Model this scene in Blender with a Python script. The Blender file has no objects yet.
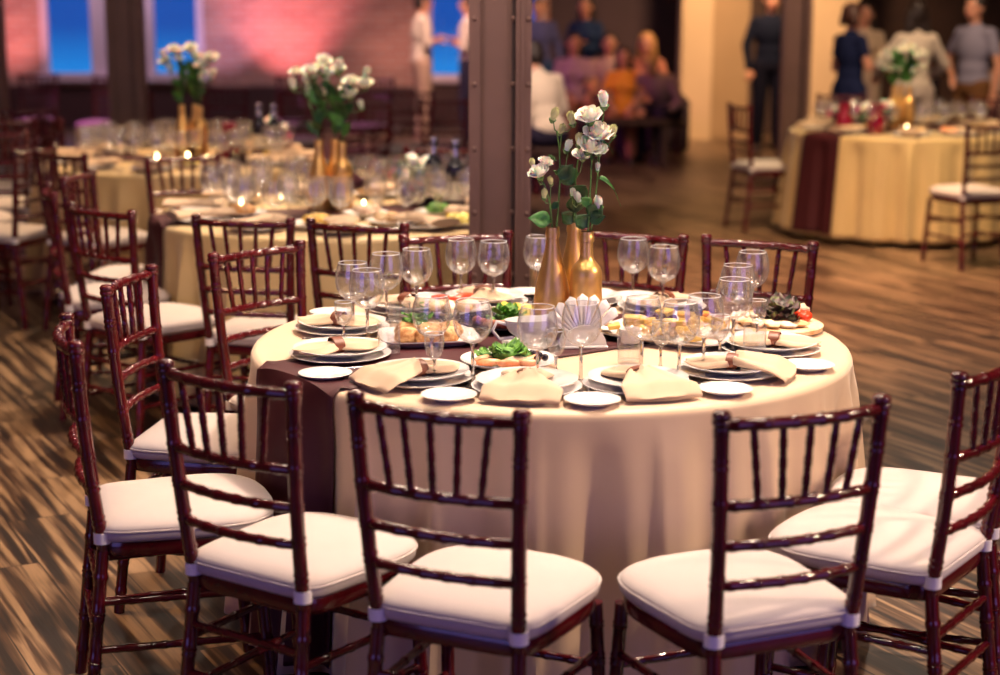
import bpy, bmesh, math, random
from mathutils import Vector, Matrix, noise
PI = math.pi; D = math.radians
S = bpy.context.scene
COL = S.collection
# ------------------------------------------------------------------ camera
cam = bpy.data.cameras.new('camera'); camo = bpy.data.objects.new('camera', cam); COL.objects.link(camo)
camo.location = (0, 0, 1.682)
camo.rotation_euler = (Matrix.Rotation(D(90 - 11.40), 4, 'X') @ Matrix.Rotation(D(.19), 4, 'Z')).to_euler()
cam.sensor_width = 36; cam.lens = 36 * 1.6806; cam.clip_end = 200
cam.dof.use_dof = True; cam.dof.focus_distance = 4.4; cam.dof.aperture_fstop = 1.9
S.camera = camo
# ------------------------------------------------------------------ render look
S.view_settings.view_transform = 'Standard'; S.view_settings.look = 'None'
S.view_settings.gamma = 1; S.view_settings.use_curve_mapping = False
S.view_settings.exposure = 0.55
S.cycles.use_denoising = True
S.cycles.max_bounces = 8; S.cycles.transparent_max_bounces = 48; S.cycles.glossy_bounces = 4
S.cycles.caustics_reflective = False; S.cycles.caustics_refractive = False
S.cycles.sample_clamp_indirect = 4
# ------------------------------------------------------------------ world: blue dusk seen through the windows
w = bpy.data.worlds.new('dusk'); S.world = w; w.use_nodes = True
wn = w.node_tree.nodes; wl = w.node_tree.links
bg = wn['Background']
tc = wn.new('ShaderNodeTexCoord'); sx = wn.new('ShaderNodeSeparateXYZ'); rp = wn.new('ShaderNodeValToRGB')
wl.new(tc.outputs['Generated'], sx.inputs[0]); mz = wn.new('ShaderNodeMath'); mz.operation = 'MULTIPLY_ADD'; mz.inputs[1].default_value = 5; mz.inputs[2].default_value = .4
wl.new(sx.outputs[2], mz.inputs[0]); wl.new(mz.outputs[0], rp.inputs[0]); wl.new(rp.outputs[0], bg.inputs[0])
rp.color_ramp.elements[0].color = (.015, .22, .60, 1); rp.color_ramp.elements[0].position = .15
rp.color_ramp.elements[1].color = (.012, .065, .30, 1); rp.color_ramp.elements[1].position = .32
bg.inputs[1].default_value = 1.0

def light(name, kind, loc, target, energy, color, size=1.0, size_y=None, angle=None, blend=.5):
    l = bpy.data.lights.new(name, kind); l.energy = energy; l.color = color
    if kind == 'AREA':
        l.shape = 'RECTANGLE'; l.size = size; l.size_y = size_y or size
    if kind == 'SPOT':
        l.spot_size = D(angle); l.spot_blend = blend; l.shadow_soft_size = size
    o = bpy.data.objects.new(name, l); COL.objects.link(o); o.location = loc
    o.rotation_euler = (Vector(target) - Vector(loc)).to_track_quat('-Z', 'Y').to_euler()
    return o
WARM = (1, .72, .45); PEACH = (1, .66, .40)
light('ceiling_lamp_light', 'SPOT', (.9, 5.2, 3.9), (.2, 4.5, .75), 560, (1, .74, .55), .14, angle=50, blend=.75)
light('ceiling_lamp_light', 'AREA', (.3, 4.9, 3.3), (.14, 4.5, .75), 30, (1, .78, .62), 1.3, 1.3)  # soft fill added over the table, not a fitting on the ceiling
light('ceiling_lamp_light', 'SPOT', (-.4, 8.6, 3.9), (-.75, 7.4, .75), 700, (1, .72, .48), .2, angle=56, blend=.75)
light('ceiling_lamp_light', 'SPOT', (-1.6, 11.0, 3.9), (-1.9, 9.7, .75), 620, (1, .64, .34), .25, angle=60, blend=.75)
light('ceiling_lamp_light', 'SPOT', (2.7, 10.2, 3.9), (2.9, 12.0, .5), 520, (1, .70, .36), .25, angle=64, blend=.8)
light('ceiling_lamp_light', 'SPOT', (-2.6, 5.0, 3.9), (-2.0, 5.0, 0), 270, (1, .58, .24), .15, angle=66, blend=.9)
light('ceiling_lamp_light', 'SPOT', (1.6, 9.6, 3.9), (1.4, 9.6, 0), 1150, (1, .56, .33), .4, angle=82, blend=1)
light('ceiling_lamp_light', 'SPOT', (3.4, 12.6, 3.9), (3.6, 15.4, 1.0), 330, (1, .66, .40), .3, angle=75, blend=1)
light('ceiling_lamp_light', 'SPOT', (2.9, 17.6, 3.9), (2.8, 20.6, 1.0), 900, (1, .62, .32), .3, angle=85, blend=1)
light('ceiling_lamp_light', 'SPOT', (.2, 12.4, 3.9), (.42, 14.5, .8), 420, (1, .7, .55), .2, angle=38, blend=.8)  # spot added to brighten the seated person in the white shirt
light('ceiling_lamp_light', 'SPOT', (1.5, 16.2, 3.9), (1.4, 18.7, .8), 100, (1, .42, .22), .3, angle=60, blend=1)
light('ceiling_lamp_light', 'SPOT', (-.8, 17.6, 3.9), (-.8, 20.2, 1.0), 620, (1, .62, .50), .3, angle=50, blend=1)
light('ceiling_lamp_light', 'AREA', (0, 8, 4.1), (0, 8, 0), 14, (1, .62, .45), 10, 16)  # room-wide ambient fill, added; no such panel overhead
for x, y, z, e in ((-.9, 4.3, 3.0, 22), (1.1, 4.1, 3.0, 22), (-.2, 5.9, 3.0, 22), (.7, 3.2, 3.2, 20), (-.6, 2.9, 3.2, 20), (-1.6, 6.9, 3.0, 9), (-.1, 7.6, 3.0, 20), (-1.2, 9.6, 3.0, 18), (-2.6, 9.2, 3.0, 8), (3.0, 11.4, 3.0, 18)):
    l_ = light('hanging_bulb_light', 'POINT', (x, y, z), (x, y, 0), e * 1.5, (1, .78, .60)); l_.data.shadow_soft_size = .08  # unseen point lights added to sparkle in the glassware
light('ceiling_lamp_light', 'SPOT', (4.2, 3.3, 3.3), (.3, 3.9, .45), 520, (1, .72, .50), .10, angle=48, blend=.8)
# added tinted fills; the first two stand in for daylight behind the camera
light('window_daylight', 'AREA', (-3.4, -1.0, 1.7), (0, 4.0, .4), 30, (.34, .28, 1), 3.2, 2.6)
light('window_daylight', 'AREA', (3.4, .2, 1.7), (.8, 4.6, .3), 28, (.42, .30, 1), 3.2, 2.6)
light('window_daylight', 'SPOT', (-6.6, 15.0, 3.2), (-2.2, 16.6, .3), 620, (.85, .18, .62), .4, angle=58, blend=1)  # purple spot added to tint the chairs at the back
light('window_daylight', 'AREA', (-4.4, 20.6, 3.9), (-4.6, 22, 1.5), 60, (.95, .72, .90), 2.5, .5)  # panel inside the room, added to lift the window frames
# pink uplights grazing the brick
for x, e, c in ((-2.75, 260, (1, .30, .36)), (-3.6, 75, (.75, .50, .9)), (-6.35, 150, (1, .36, .38)), (-1.4, 30, (1, .48, .40))):
    light('uplight_beam', 'SPOT', (x, 21.0, .15), (x, 22, 1.9), e, c, .05, angle=70, blend=1)

# ------------------------------------------------------------------ materials
MATS = {}
def mat(name, col, rough=.5, metal=0, var=0, scale=30, coat=0, sheen=0, bump=0, sub=0, emit=None, es=0, trans=0, spec=None):
    if name in MATS: return MATS[name]
    m = bpy.data.materials.new(name); m.use_nodes = True; MATS[name] = m
    n = m.node_tree.nodes; l = m.node_tree.links; b = n['Principled BSDF']
    b.inputs['Base Color'].default_value = (*col, 1); b.inputs['Roughness'].default_value = rough
    b.inputs['Metallic'].default_value = metal; b.inputs['Coat Weight'].default_value = coat
    b.inputs['Sheen Weight'].default_value = sheen
    b.inputs['Transmission Weight'].default_value = trans
    if spec is not None: b.inputs['Specular IOR Level'].default_value = spec
    if sub: b.inputs['Subsurface Weight'].default_value = sub; b.inputs['Subsurface Scale'].default_value = .01
    if emit: b.inputs['Emission Color'].default_value = (*emit, 1); b.inputs['Emission Strength'].default_value = es
    t = n.new('ShaderNodeTexCoord'); nz = n.new('ShaderNodeTexNoise'); nz.inputs['Scale'].default_value = scale
    nz.inputs['Detail'].default_value = 3
    l.new(t.outputs['Object'], nz.inputs['Vector'])
    if var:
        r = n.new('ShaderNodeValToRGB'); l.new(nz.outputs[0], r.inputs[0]); l.new(r.outputs[0], b.inputs['Base Color'])
        r.color_ramp.elements[0].position = .3; r.color_ramp.elements[1].position = .7
        r.color_ramp.elements[0].color = (*[c * (1 - var) for c in col], 1)
        r.color_ramp.elements[1].color = (*[min(1, c * (1 + var)) for c in col], 1)
    if bump:
        bp = n.new('ShaderNodeBump'); bp.inputs['Strength'].default_value = bump; bp.inputs['Distance'].default_value = .002
        l.new(nz.outputs[0], bp.inputs['Height']); l.new(bp.outputs[0], b.inputs['Normal'])
    return m
def food_mat(name, c1, c2, scale, rough=.5, c3=None):
    m = mat(name, c1, rough); n = m.node_tree.nodes; l = m.node_tree.links; b = n['Principled BSDF']
    nz = [x for x in n if x.type == 'TEX_NOISE'][0]; nz.inputs['Scale'].default_value = scale
    r = n.new('ShaderNodeValToRGB'); l.new(nz.outputs[0], r.inputs[0]); l.new(r.outputs[0], b.inputs['Base Color'])
    r.color_ramp.elements[0].position = .38; r.color_ramp.elements[1].position = .62
    r.color_ramp.elements[0].color = (*c1, 1); r.color_ramp.elements[1].color = (*c2, 1)
    if c3: e = r.color_ramp.elements.new(.52); e.color = (*c3, 1)
    bp = n.new('ShaderNodeBump'); bp.inputs['Strength'].default_value = .5; bp.inputs['Distance'].default_value = .004
    l.new(nz.outputs[0], bp.inputs['Height']); l.new(bp.outputs[0], b.inputs['Normal'])
    return m
WOOD = mat('mahogany_lacquer', (.075, .0035, .0065), .15, coat=.45, var=.35, scale=14)
CUSH = mat('cushion_fabric', (.52, .455, .44), .85, sheen=.1, var=.04, scale=7, bump=.6)
STRAP = mat('strap_fabric', (.85, .80, .80), .8)
CLOTH = mat('cream_satin_cloth', (.66, .48, .32), .5, sheen=.3, var=.04, scale=4)
CLOTHB = mat('gold_satin_cloth', (.60, .43, .20), .5, sheen=.3, var=.05, scale=4)
RUN = mat('burgundy_satin', (.052, .008, .012), .55, spec=.3, var=.1, scale=5)
NAP = mat('napkin_linen', (.56, .40, .27), .75, sheen=.2, var=.03, scale=12)
RING = mat('brown_ribbon', (.15, .035, .012), .45)
CHINA = mat('white_porcelain', (.82, .80, .80), .12, coat=.3)
STEEL = mat('polished_steel', (.75, .75, .8), .12, 1)
GOLD = mat('gold_paint', (.80, .48, .17), .36, .85, var=.07, scale=20)
LEAF = mat('leaf_green', (.04, .17, .03), .45, var=.4, scale=25)
LEAFD = mat('dark_leaf_green', (.015, .07, .02), .45, var=.4, scale=25)
STEM = mat('stem_green', (.07, .16, .04), .5)
PETAL = mat('cream_petal', (.92, .88, .78), .6, var=.05, scale=40, sub=.5)
BUD = mat('green_white_bud', (.62, .62, .34), .6, var=.2, scale=60)
IRON = mat('brown_painted_steel', (.17, .095, .075), .5, .2, var=.15, scale=3)
IROND = mat('dark_painted_steel', (.05, .03, .03), .6, .2, var=.15, scale=3)
SKIN = mat('skin', (.62, .30, .19), .5, var=.06, scale=8, sub=.1)
HAIRD = mat('dark_hair', (.02, .012, .01), .5, var=.3, scale=60)
HAIRB = mat('blonde_hair', (.45, .24, .08), .5, var=.3, scale=60)
FLAME = mat('candle_flame', (1, .8, .4), .5, emit=(1, .72, .34), es=22)
WAX = mat('candle_wax', (.9, .82, .65), .5)

def glass_mat(name, tint=(1, 1, 1), refl=.12, painted_sheen=.14):
    m = bpy.data.materials.new(name); m.use_nodes = True; n = m.node_tree.nodes; l = m.node_tree.links
    n.remove(n['Principled BSDF']); out = n['Material Output']
    tr = n.new('ShaderNodeBsdfTransparent'); tr.inputs[0].default_value = (*tint, 1)
    gl = n.new('ShaderNodeBsdfGlossy'); gl.inputs['Roughness'].default_value = .02
    lw = n.new('ShaderNodeLayerWeight'); lw.inputs[0].default_value = .35
    mp = n.new('ShaderNodeMapRange'); mp.inputs[3].default_value = refl; mp.inputs[4].default_value = .95
    pw = n.new('ShaderNodeMath'); pw.operation = 'POWER'; pw.inputs[1].default_value = 2.2
    l.new(lw.outputs['Facing'], pw.inputs[0]); l.new(pw.outputs[0], mp.inputs[0])
    df = n.new('ShaderNodeBsdfDiffuse'); df.inputs[0].default_value = (.9, .9, .95, 1); m0 = n.new('ShaderNodeMixShader'); m0.inputs[0].default_value = painted_sheen; l.new(gl.outputs[0], m0.inputs[1]); l.new(df.outputs[0], m0.inputs[2])  # white diffuse painted in for milky reflections in the glass
    mx = n.new('ShaderNodeMixShader'); l.new(mp.outputs[0], mx.inputs[0]); l.new(tr.outputs[0], mx.inputs[1]); l.new(m0.outputs[0], mx.inputs[2])
    l.new(mx.outputs[0], out.inputs[0]); return m
GLASS = glass_mat('clear_glass')
SOLIDG = mat('solid_glass', (1, 1, 1), .02, trans=1, spec=.8)
PANE = glass_mat('window_glass', (.95, .97, 1), .03, 0)

RIM_GLINT = mat('fire_polished_glass_lip', (.85, .85, .9), .05, coat=1)  # opaque white stands in for the glint along a glass edge
def floor_material():
    m = bpy.data.materials.new('zebra_parquet'); m.use_nodes = True; n = m.node_tree.nodes; l = m.node_tree.links; b = n['Principled BSDF']
    t = n.new('ShaderNodeTexCoord'); mp = n.new('ShaderNodeMapping'); mp.inputs['Rotation'].default_value = (0, 0, D(62))
    l.new(t.outputs['Object'], mp.inputs[0])                      # x' runs along the grain
    br = n.new('ShaderNodeTexBrick'); br.inputs['Scale'].default_value = 1; br.inputs['Brick Width'].default_value = .9
    br.inputs['Row Height'].default_value = .21; br.inputs['Mortar Size'].default_value = .0022; br.offset = .5
    br.inputs['Color1'].default_value = (0, 0, 0, 1); br.inputs['Color2'].default_value = (1, 1, 1, 1); br.inputs['Mortar'].default_value = (.5, .5, .5, 1)
    l.new(mp.outputs[0], br.inputs['Vector'])
    ad = n.new('ShaderNodeVectorMath'); ad.operation = 'MULTIPLY_ADD'; ad.inputs[1].default_value = (3.1, 5.7, 9.0)
    l.new(br.outputs['Color'], ad.inputs[0]); l.new(mp.outputs[0], ad.inputs[2])
    sc = n.new('ShaderNodeVectorMath'); sc.operation = 'MULTIPLY'; sc.inputs[1].default_value = (1.3, 27, 1)
    l.new(ad.outputs[0], sc.inputs[0])
    nz = n.new('ShaderNodeTexNoise'); nz.inputs['Scale'].default_value = 1; nz.inputs['Detail'].default_value = 3.5; nz.inputs['Distortion'].default_value = .35
    l.new(sc.outputs[0], nz.inputs['Vector'])
    r = n.new('ShaderNodeValToRGB'); l.new(nz.outputs[0], r.inputs[0])
    r.color_ramp.elements[0].position = .40; r.color_ramp.elements[0].color = (.013, .006, .005, 1)
    r.color_ramp.elements[1].position = .60; r.color_ramp.elements[1].color = (.30, .19, .11, 1)
    e = r.color_ramp.elements.new(.49); e.color = (.075, .038, .020, 1)
    s2 = n.new('ShaderNodeVectorMath'); s2.operation = 'MULTIPLY'; s2.inputs[1].default_value = (7, 130, 1)
    l.new(ad.outputs[0], s2.inputs[0]); n2 = n.new('ShaderNodeTexNoise'); n2.inputs['Scale'].default_value = 1; l.new(s2.outputs[0], n2.inputs['Vector'])
    m1 = n.new('ShaderNodeMapRange'); m1.inputs[3].default_value = .55; m1.inputs[4].default_value = 1.35; l.new(n2.outputs[0], m1.inputs[0])
    mu = n.new('ShaderNodeMix'); mu.data_type = 'RGBA'; mu.blend_type = 'MULTIPLY'; mu.inputs[0].default_value = 1
    l.new(r.outputs[0], mu.inputs[6]); l.new(m1.outputs[0], mu.inputs[7])
    m2 = n.new('ShaderNodeMix'); m2.data_type = 'RGBA'; l.new(br.outputs['Fac'], m2.inputs[0]); l.new(mu.outputs[2], m2.inputs[6]); m2.inputs[7].default_value = (.02, .01, .008, 1)
    l.new(m2.outputs[2], b.inputs['Base Color'])
    rr = n.new('ShaderNodeMapRange'); rr.inputs[3].default_value = .30; rr.inputs[4].default_value = .48; l.new(n2.outputs[0], rr.inputs[0]); l.new(rr.outputs[0], b.inputs['Roughness'])
    return m
def brick_material():
    m = bpy.data.materials.new('old_brick'); m.use_nodes = True; n = m.node_tree.nodes; l = m.node_tree.links; b = n['Principled BSDF']
    t = n.new('ShaderNodeTexCoord'); s = n.new('ShaderNodeSeparateXYZ'); c = n.new('ShaderNodeCombineXYZ')
    l.new(t.outputs['Object'], s.inputs[0]); l.new(s.outputs[0], c.inputs[0]); l.new(s.outputs[2], c.inputs[1])
    br = n.new('ShaderNodeTexBrick'); br.inputs['Scale'].default_value = 1; br.inputs['Brick Width'].default_value = .26
    br.inputs['Row Height'].default_value = .085; br.inputs['Mortar Size'].default_value = .008
    br.inputs['Color1'].default_value = (.50, .24, .18, 1); br.inputs['Color2'].default_value = (.36, .15, .12, 1); br.inputs['Mortar'].default_value = (.42, .33, .30, 1)
    l.new(c.outputs[0], br.inputs['Vector']); l.new(br.outputs[0], b.inputs['Base Color']); b.inputs['Roughness'].default_value = .9
    bp = n.new('ShaderNodeBump'); bp.inputs['Distance'].default_value = .01; bp.invert = True; l.new(br.outputs['Fac'], bp.inputs['Height']); l.new(bp.outputs[0], b.inputs['Normal'])
    return m
FLOOR = floor_material(); BRICK = brick_material()
DARKW = mat('dark_plum_plaster', (.05, .025, .035), .8, var=.1, scale=2)
BROWNW = mat('dark_brown_panelling', (.055, .025, .018), .7, var=.25, scale=3)
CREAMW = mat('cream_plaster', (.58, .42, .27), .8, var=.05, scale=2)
CREAMW_SHADE = mat('tan_plaster', (.36, .24, .14), .8, var=.05, scale=2)  # darker cream: shade painted into the pier's recessed return
TRIM = mat('painted_window_trim', (.62, .48, .55), .6)

# ------------------------------------------------------------------ mesh building
class MB:
    def __init__(s): s.v = []; s.f = []
    def grid(s, rows, closed_u=False, closed_v=False):
        b = len(s.v); nr = len(rows); nc = len(rows[0])
        for r in rows: s.v += [tuple(p) for p in r]
        for i in range(nr if closed_v else nr - 1):
            for j in range(nc if closed_u else nc - 1):
                s.f.append((b + i * nc + j, b + i * nc + (j + 1) % nc, b + ((i + 1) % nr) * nc + (j + 1) % nc, b + ((i + 1) % nr) * nc + j))
        return b
    def lathe(s, prof, n=24, M=None, caps=True):
        M = M or Matrix()
        rows = []
        for r, z in prof:
            rows.append([M @ Vector((r * math.cos(2 * PI * k / n), r * math.sin(2 * PI * k / n), z)) for k in range(n)])
        b = s.grid(rows, closed_u=True)
        if caps and prof[0][0] > 1e-4: s.f.append(tuple(reversed(range(b, b + n))))
        if caps and prof[-1][0] > 1e-4: s.f.append(tuple(range(b + (len(prof) - 1) * n, b + len(prof) * n)))
        return s
    def tube(s, pts, rad, n=8, caps=True):
        pts = [Vector(p) for p in pts]; N = len(pts)
        if not hasattr(rad, '__len__'): rad = [rad] * N
        t0 = (pts[1] - pts[0]).normalized()
        up = Vector((0, 0, 1)) if abs(t0.z) < .9 else Vector((1, 0, 0))
        u = t0.cross(up).normalized(); rows = []
        for i, p in enumerate(pts):
            t = (pts[min(i + 1, N - 1)] - pts[max(i - 1, 0)]).normalized()
            u = (u - t * u.dot(t)).normalized(); v = t.cross(u)
            rows.append([p + (u * math.cos(2 * PI * k / n) + v * math.sin(2 * PI * k / n)) * rad[i] for k in range(n)])
        b = s.grid(rows, closed_u=True)
        if caps: s.f.append(tuple(reversed(range(b, b + n)))); s.f.append(tuple(range(b + (N - 1) * n, b + N * n)))
        return s
    def box(s, c, d, M=None, bev=0):
        M = M or Matrix(); b = len(s.v); hx, hy, hz = d[0] / 2, d[1] / 2, d[2] / 2
        if bev:
            q = bev; rows = []
            for z, o in ((-hz, q), (-hz + q, 0), (hz - q, 0), (hz, q)):
                x, y = hx - o, hy - o; k = q * .6
                rows.append([M @ (Vector(c) + Vector(p)) for p in ((x - k, -y, z), (x, -y + k, z), (x, y - k, z), (x - k, y, z), (-x + k, y, z), (-x, y - k, z), (-x, -y + k, z), (-x + k, -y, z))])
            s.grid(rows, closed_u=True); s.f.append(tuple(reversed(range(b, b + 8)))); s.f.append(tuple(range(b + 24, b + 32))); return s
        for x in (-hx, hx):
            for y in (-hy, hy):
                for z in (-hz, hz): s.v.append(tuple(M @ (Vector(c) + Vector((x, y, z)))))
        for f in ((0, 1, 3, 2), (4, 6, 7, 5), (0, 4, 5, 1), (2, 3, 7, 6), (0, 2, 6, 4), (1, 5, 7, 3)): s.f.append(tuple(b + i for i in f))
        return s
    def blob(s, c, r, n=12, m=8, seed=None, amp=0, M=None, fr=3.):
        rx, ry, rz = r if hasattr(r, '__len__') else (r, r, r); M = M or Matrix(); rows = []
        for i in range(m + 1):
            a = -PI / 2 + PI * i / m; row = []
            for k in range(n):
                d = Vector((math.cos(a) * math.cos(2 * PI * k / n), math.cos(a) * math.sin(2 * PI * k / n), math.sin(a)))
                if amp: q = 1 + amp * noise.noise(d * fr * .5 + Vector((seed or 0, 3.3, 1.7)))
                else: q = 1
                row.append(Vector(c) + M @ Vector((d.x * rx * q, d.y * ry * q, d.z * rz * q)))
            rows.append(row)
        s.grid(rows, closed_u=True); return s
    def mesh(s, name, m, smooth=True):
        me = bpy.data.meshes.new(name); me.from_pydata(s.v, [], s.f)
        bm = bmesh.new(); bm.from_mesh(me); bmesh.ops.remove_doubles(bm, verts=bm.verts, dist=1e-6)
        bmesh.ops.recalc_face_normals(bm, faces=bm.faces); bm.to_mesh(me); bm.free()
        me.materials.append(m)
        if smooth:
            me.polygons.foreach_set('use_smooth', [True] * len(me.polygons))
            try: me.set_sharp_from_angle(angle=D(50))
            except Exception: pass
        return me
    def build(s, name, m, parent=None, smooth=True):
        o = bpy.data.objects.new(name, s.mesh(name, m, smooth)); COL.objects.link(o)
        if parent: o.parent = parent
        return o
def empty(name, loc=(0, 0, 0), rz=0, label=None, cat=None, group=None):
    o = bpy.data.objects.new(name, None); COL.objects.link(o); o.location = loc; o.rotation_euler = (0, 0, rz); o.empty_display_size = .05
    tag(o, label, cat, group); return o
def tag(o, label=None, cat=None, group=None, kind=None):
    if label: o['label'] = label
    if cat: o['category'] = cat
    if group: o['group'] = group
    if kind: o['kind'] = kind
    return o
KIDS = {}
def copy_tree(o, parent=None):
    if o.name not in KIDS: KIDS[o.name] = [c for c in bpy.data.objects if c.parent == o]
    c = o.copy(); COL.objects.link(c)
    if parent: c.parent = parent
    for ch in KIDS[o.name]: copy_tree(ch, c)
    return c
class Proto:
    """first use takes the prototype itself, later ones copy it"""
    def __init__(s, make): s.make = make; s.o = None
    def put(s, loc, rz, label, cat, group=None, sc=1):
        if s.o is None: s.o = s.make(); o = s.o
        else: o = copy_tree(s.o)
        o.location = loc; o.rotation_euler = (0, 0, rz); o.scale = (sc, sc, sc)
        if 'group' in o: del o['group']
        tag(o, label, cat, group); return o
def struct(name, mb, m, smooth=False):
    o = mb.build(name, m, None, smooth); o['kind'] = 'structure'; return o

# ------------------------------------------------------------------ the room
X0, X1, Y0, Y1, H = -7.5, 7.5, -3, 22, 4.3
struct('floor', MB().box(((X0 + X1) / 2, (Y0 + Y1) / 2, -.05), (X1 - X0, Y1 - Y0, .1)), FLOOR)
struct('ceiling', MB().box(((X0 + X1) / 2, (Y0 + Y1) / 2, H + .05), (X1 - X0 + .4, Y1 - Y0 + .4, .1)), DARKW)
struct('wall_left', MB().box((X0 - .1, (Y0 + Y1) / 2, H / 2), (.2, Y1 - Y0, H)), BRICK)
struct('wall_right', MB().box((X1 + .1, (Y0 + Y1) / 2, H / 2), (.2, Y1 - Y0, H)), BROWNW)
struct('wall_front', MB().box((0, Y0 - .1, H / 2), (X1 - X0 + .4, .2, H)), DARKW)
wins = [(-5.93, -4.98, .62, 3.3), (-4.64, -3.83, .62, 3.3), (-.98, -.36, .62, 3.3), (.12, .56, .95, 3.3)]
mb = MB(); xs = X0
for a, b, z0, z1 in wins:
    mb.box(((xs + a) / 2, Y1 + .15, H / 2), (a - xs, .3, H)); mb.box(((a + b) / 2, Y1 + .15, z0 / 2), (b - a, .3, z0))
    mb.box(((a + b) / 2, Y1 + .15, (z1 + H) / 2), (b - a, .3, H - z1)); xs = b
mb.box(((xs + .62) / 2, Y1 + .15, H / 2), (.62 - xs, .3, H))
struct('wall_back', mb, BRICK)
struct('wall_back_plaster', MB().box(((.62 + 3.1) / 2, Y1 + .15, H / 2), (3.1 - .62, .3, H)), DARKW)
struct('wall_back_panelled', MB().box(((3.1 + X1) / 2, Y1 + .15, H / 2), (X1 - 3.1, .3, H)), BROWNW)
for i, (a, b, z0, z1) in enumerate(wins):
    f = MB(); t = .09; wl_ = .17 if i < 2 else .06
    f.box((a + t / 2 + (.04 if i == 1 else 0), Y1 + .02, (z0 + z1) / 2), (t + (.08 if i == 1 else 0), .1, z1 - z0)); f.box((b - t / 2, Y1 + .02, (z0 + z1) / 2), (t, .1, z1 - z0))
    f.box(((a + b) / 2, Y1 + .02, z1 - t / 2), (b - a, .1, t))
    if i == 0: f.box((-5.19, Y1 + .02, (z0 + z1) / 2), (.19, .1, z1 - z0))
    o = struct('window_%d' % (i + 1), f, TRIM)
    s_ = MB().box(((a + b) / 2, Y1 - .02, z0 + .05), (b - a + .1, .2, .1)).build('window_sill', TRIM, o, False)
    MB().box(((a + b) / 2, Y1 + .06, (z0 + z1) / 2), (b - a, .008, z1 - z0)).build('pane', PANE, o, False)
struct('trim_1', MB().box((-3.3, Y1 - .03, .28), (8.4, .06, .56)), mat('dark_maroon_dado', (.045, .014, .014), .6))  # dark band painted in for the shaded brick below the windows
# cream pier, recessed return, doorway and tan wall at the right
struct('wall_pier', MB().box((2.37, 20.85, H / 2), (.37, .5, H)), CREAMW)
struct('wall_return', MB().box((2.80, 21.05, H / 2), (.49, .3, H)), CREAMW_SHADE)
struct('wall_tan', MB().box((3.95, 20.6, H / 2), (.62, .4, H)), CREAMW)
struct('trim_2', MB().box((3.34, 21.0, 2.5 + .9), (.6, .3, 1.8)), BROWNW)

def column(x, y, wd, label, rot=0):
    c = empty('steel_column', (x, y, 0), rot, label, 'column')
    hw = wd / 2
    m = MB(); m.box((-hw * .08, 0, H / 2), (wd * .78, .05, H)); m.build('web', IRON, c, False)
    m = MB(); m.box((-hw + wd * .09, -.06, H / 2), (wd * .18, .012, H)); m.box((-hw + .006, 0, H / 2), (.012, .13, H)); m.build('angle_flange', IRON, c, False)
    m = MB(); m.box((hw - wd * .125, -.085, H / 2), (wd * .25, .012, H)); m.box((hw - .006, 0, H / 2), (.012, .17, H)); m.box((hw - wd * .14, -.095, H / 2), (.012, .02, H)); m.build('angle_flange', IRON, c, False)
    m = MB(); m.box((hw - wd * .29, -.03, H / 2), (wd * .04, .03, H)); m.build('slot', IROND, c, False)  # solid dark strip painting in the shade of the gap
    for (rx, ry) in ((-hw + wd * .09, -.066), (hw - wd * .05, -.091), (hw - wd * .29, -.046)):
        m = MB()
        for k in range(17): m.blob((rx, ry, .2 + k * .235), (.010, .007, .010), 8, 6)
        m.build('rivets', IRON, c)
    MB().box((0, -.01, .01), (wd + .12, .3, .02)).build('base_plate', IRON, c, False)
column(-.003, 6.25, .228, 'riveted brown steel column rising behind the nearest table')
column(-2.86, 13.0, .27, 'blurred brown steel column between the two blue windows')
column(-3.93, 13.0, .27, 'dark steel column at the left edge of the photo')
column(2.63, 15.2, .25, 'blurred steel column behind the gold-clothed table on the right')

# ------------------------------------------------------------------ chiavari chair
def noded(mb, a, b, r, nodes, n=8, bow=None, k=1.14, sq=None):
    """bamboo turned bar from a to b with rings at the fractions in nodes"""
    a, b = Vector(a), Vector(b); L = (b - a).length; ts = {0., 1.}
    for t in [i / 8 for i in range(1, 8)]: ts.add(t)
    e = .0045 / L; rr = {}
    for q in nodes:
        for d in (-2.2, -1, 1, 2.2):
            t = min(1, max(0, q + d * e)); ts.add(t); rr[t] = r * k if abs(d) == 1 else r
    ts = sorted(ts); pts = []; rad = []
    for t in ts:
        p = a.lerp(b, t)
        if bow: p = p + Vector(bow) * (4 * t * (1 - t))
        pts.append(p); rad.append(rr.get(t, r))
    mb.tube(pts, rad, n)
def outline(sc, z, n=40, hb=.180, hf=.212, yb=-.195, yf=.205):
    pts = []
    for k in range(n):
        a = 2 * PI * k / n; c, s = math.cos(a), math.sin(a)
        e = .60 if s > 0 else .26
        x = math.copysign(abs(c) ** e, c); y = math.copysign(abs(s) ** e, s)
        yy = (yb + yf) / 2 + y * (yf - yb) / 2 * sc; h = hb + (hf - hb) * ((yy - yb) / (yf - yb))
        yy += .015 * (1 - x * x) * (1 if s > 0 else 0)
        pts.append(Vector((x * h * sc, yy, z)))
    return pts
PB, PT, YT = .157, .180, -.232
def post_at(sg, z):   # centre of the back post at height z
    t = (z - .45) / .47; return Vector((sg * (PB + (PT - PB) * t), -.19 + (YT + .19) * t - .006 * math.sin(PI * t), z))
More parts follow.
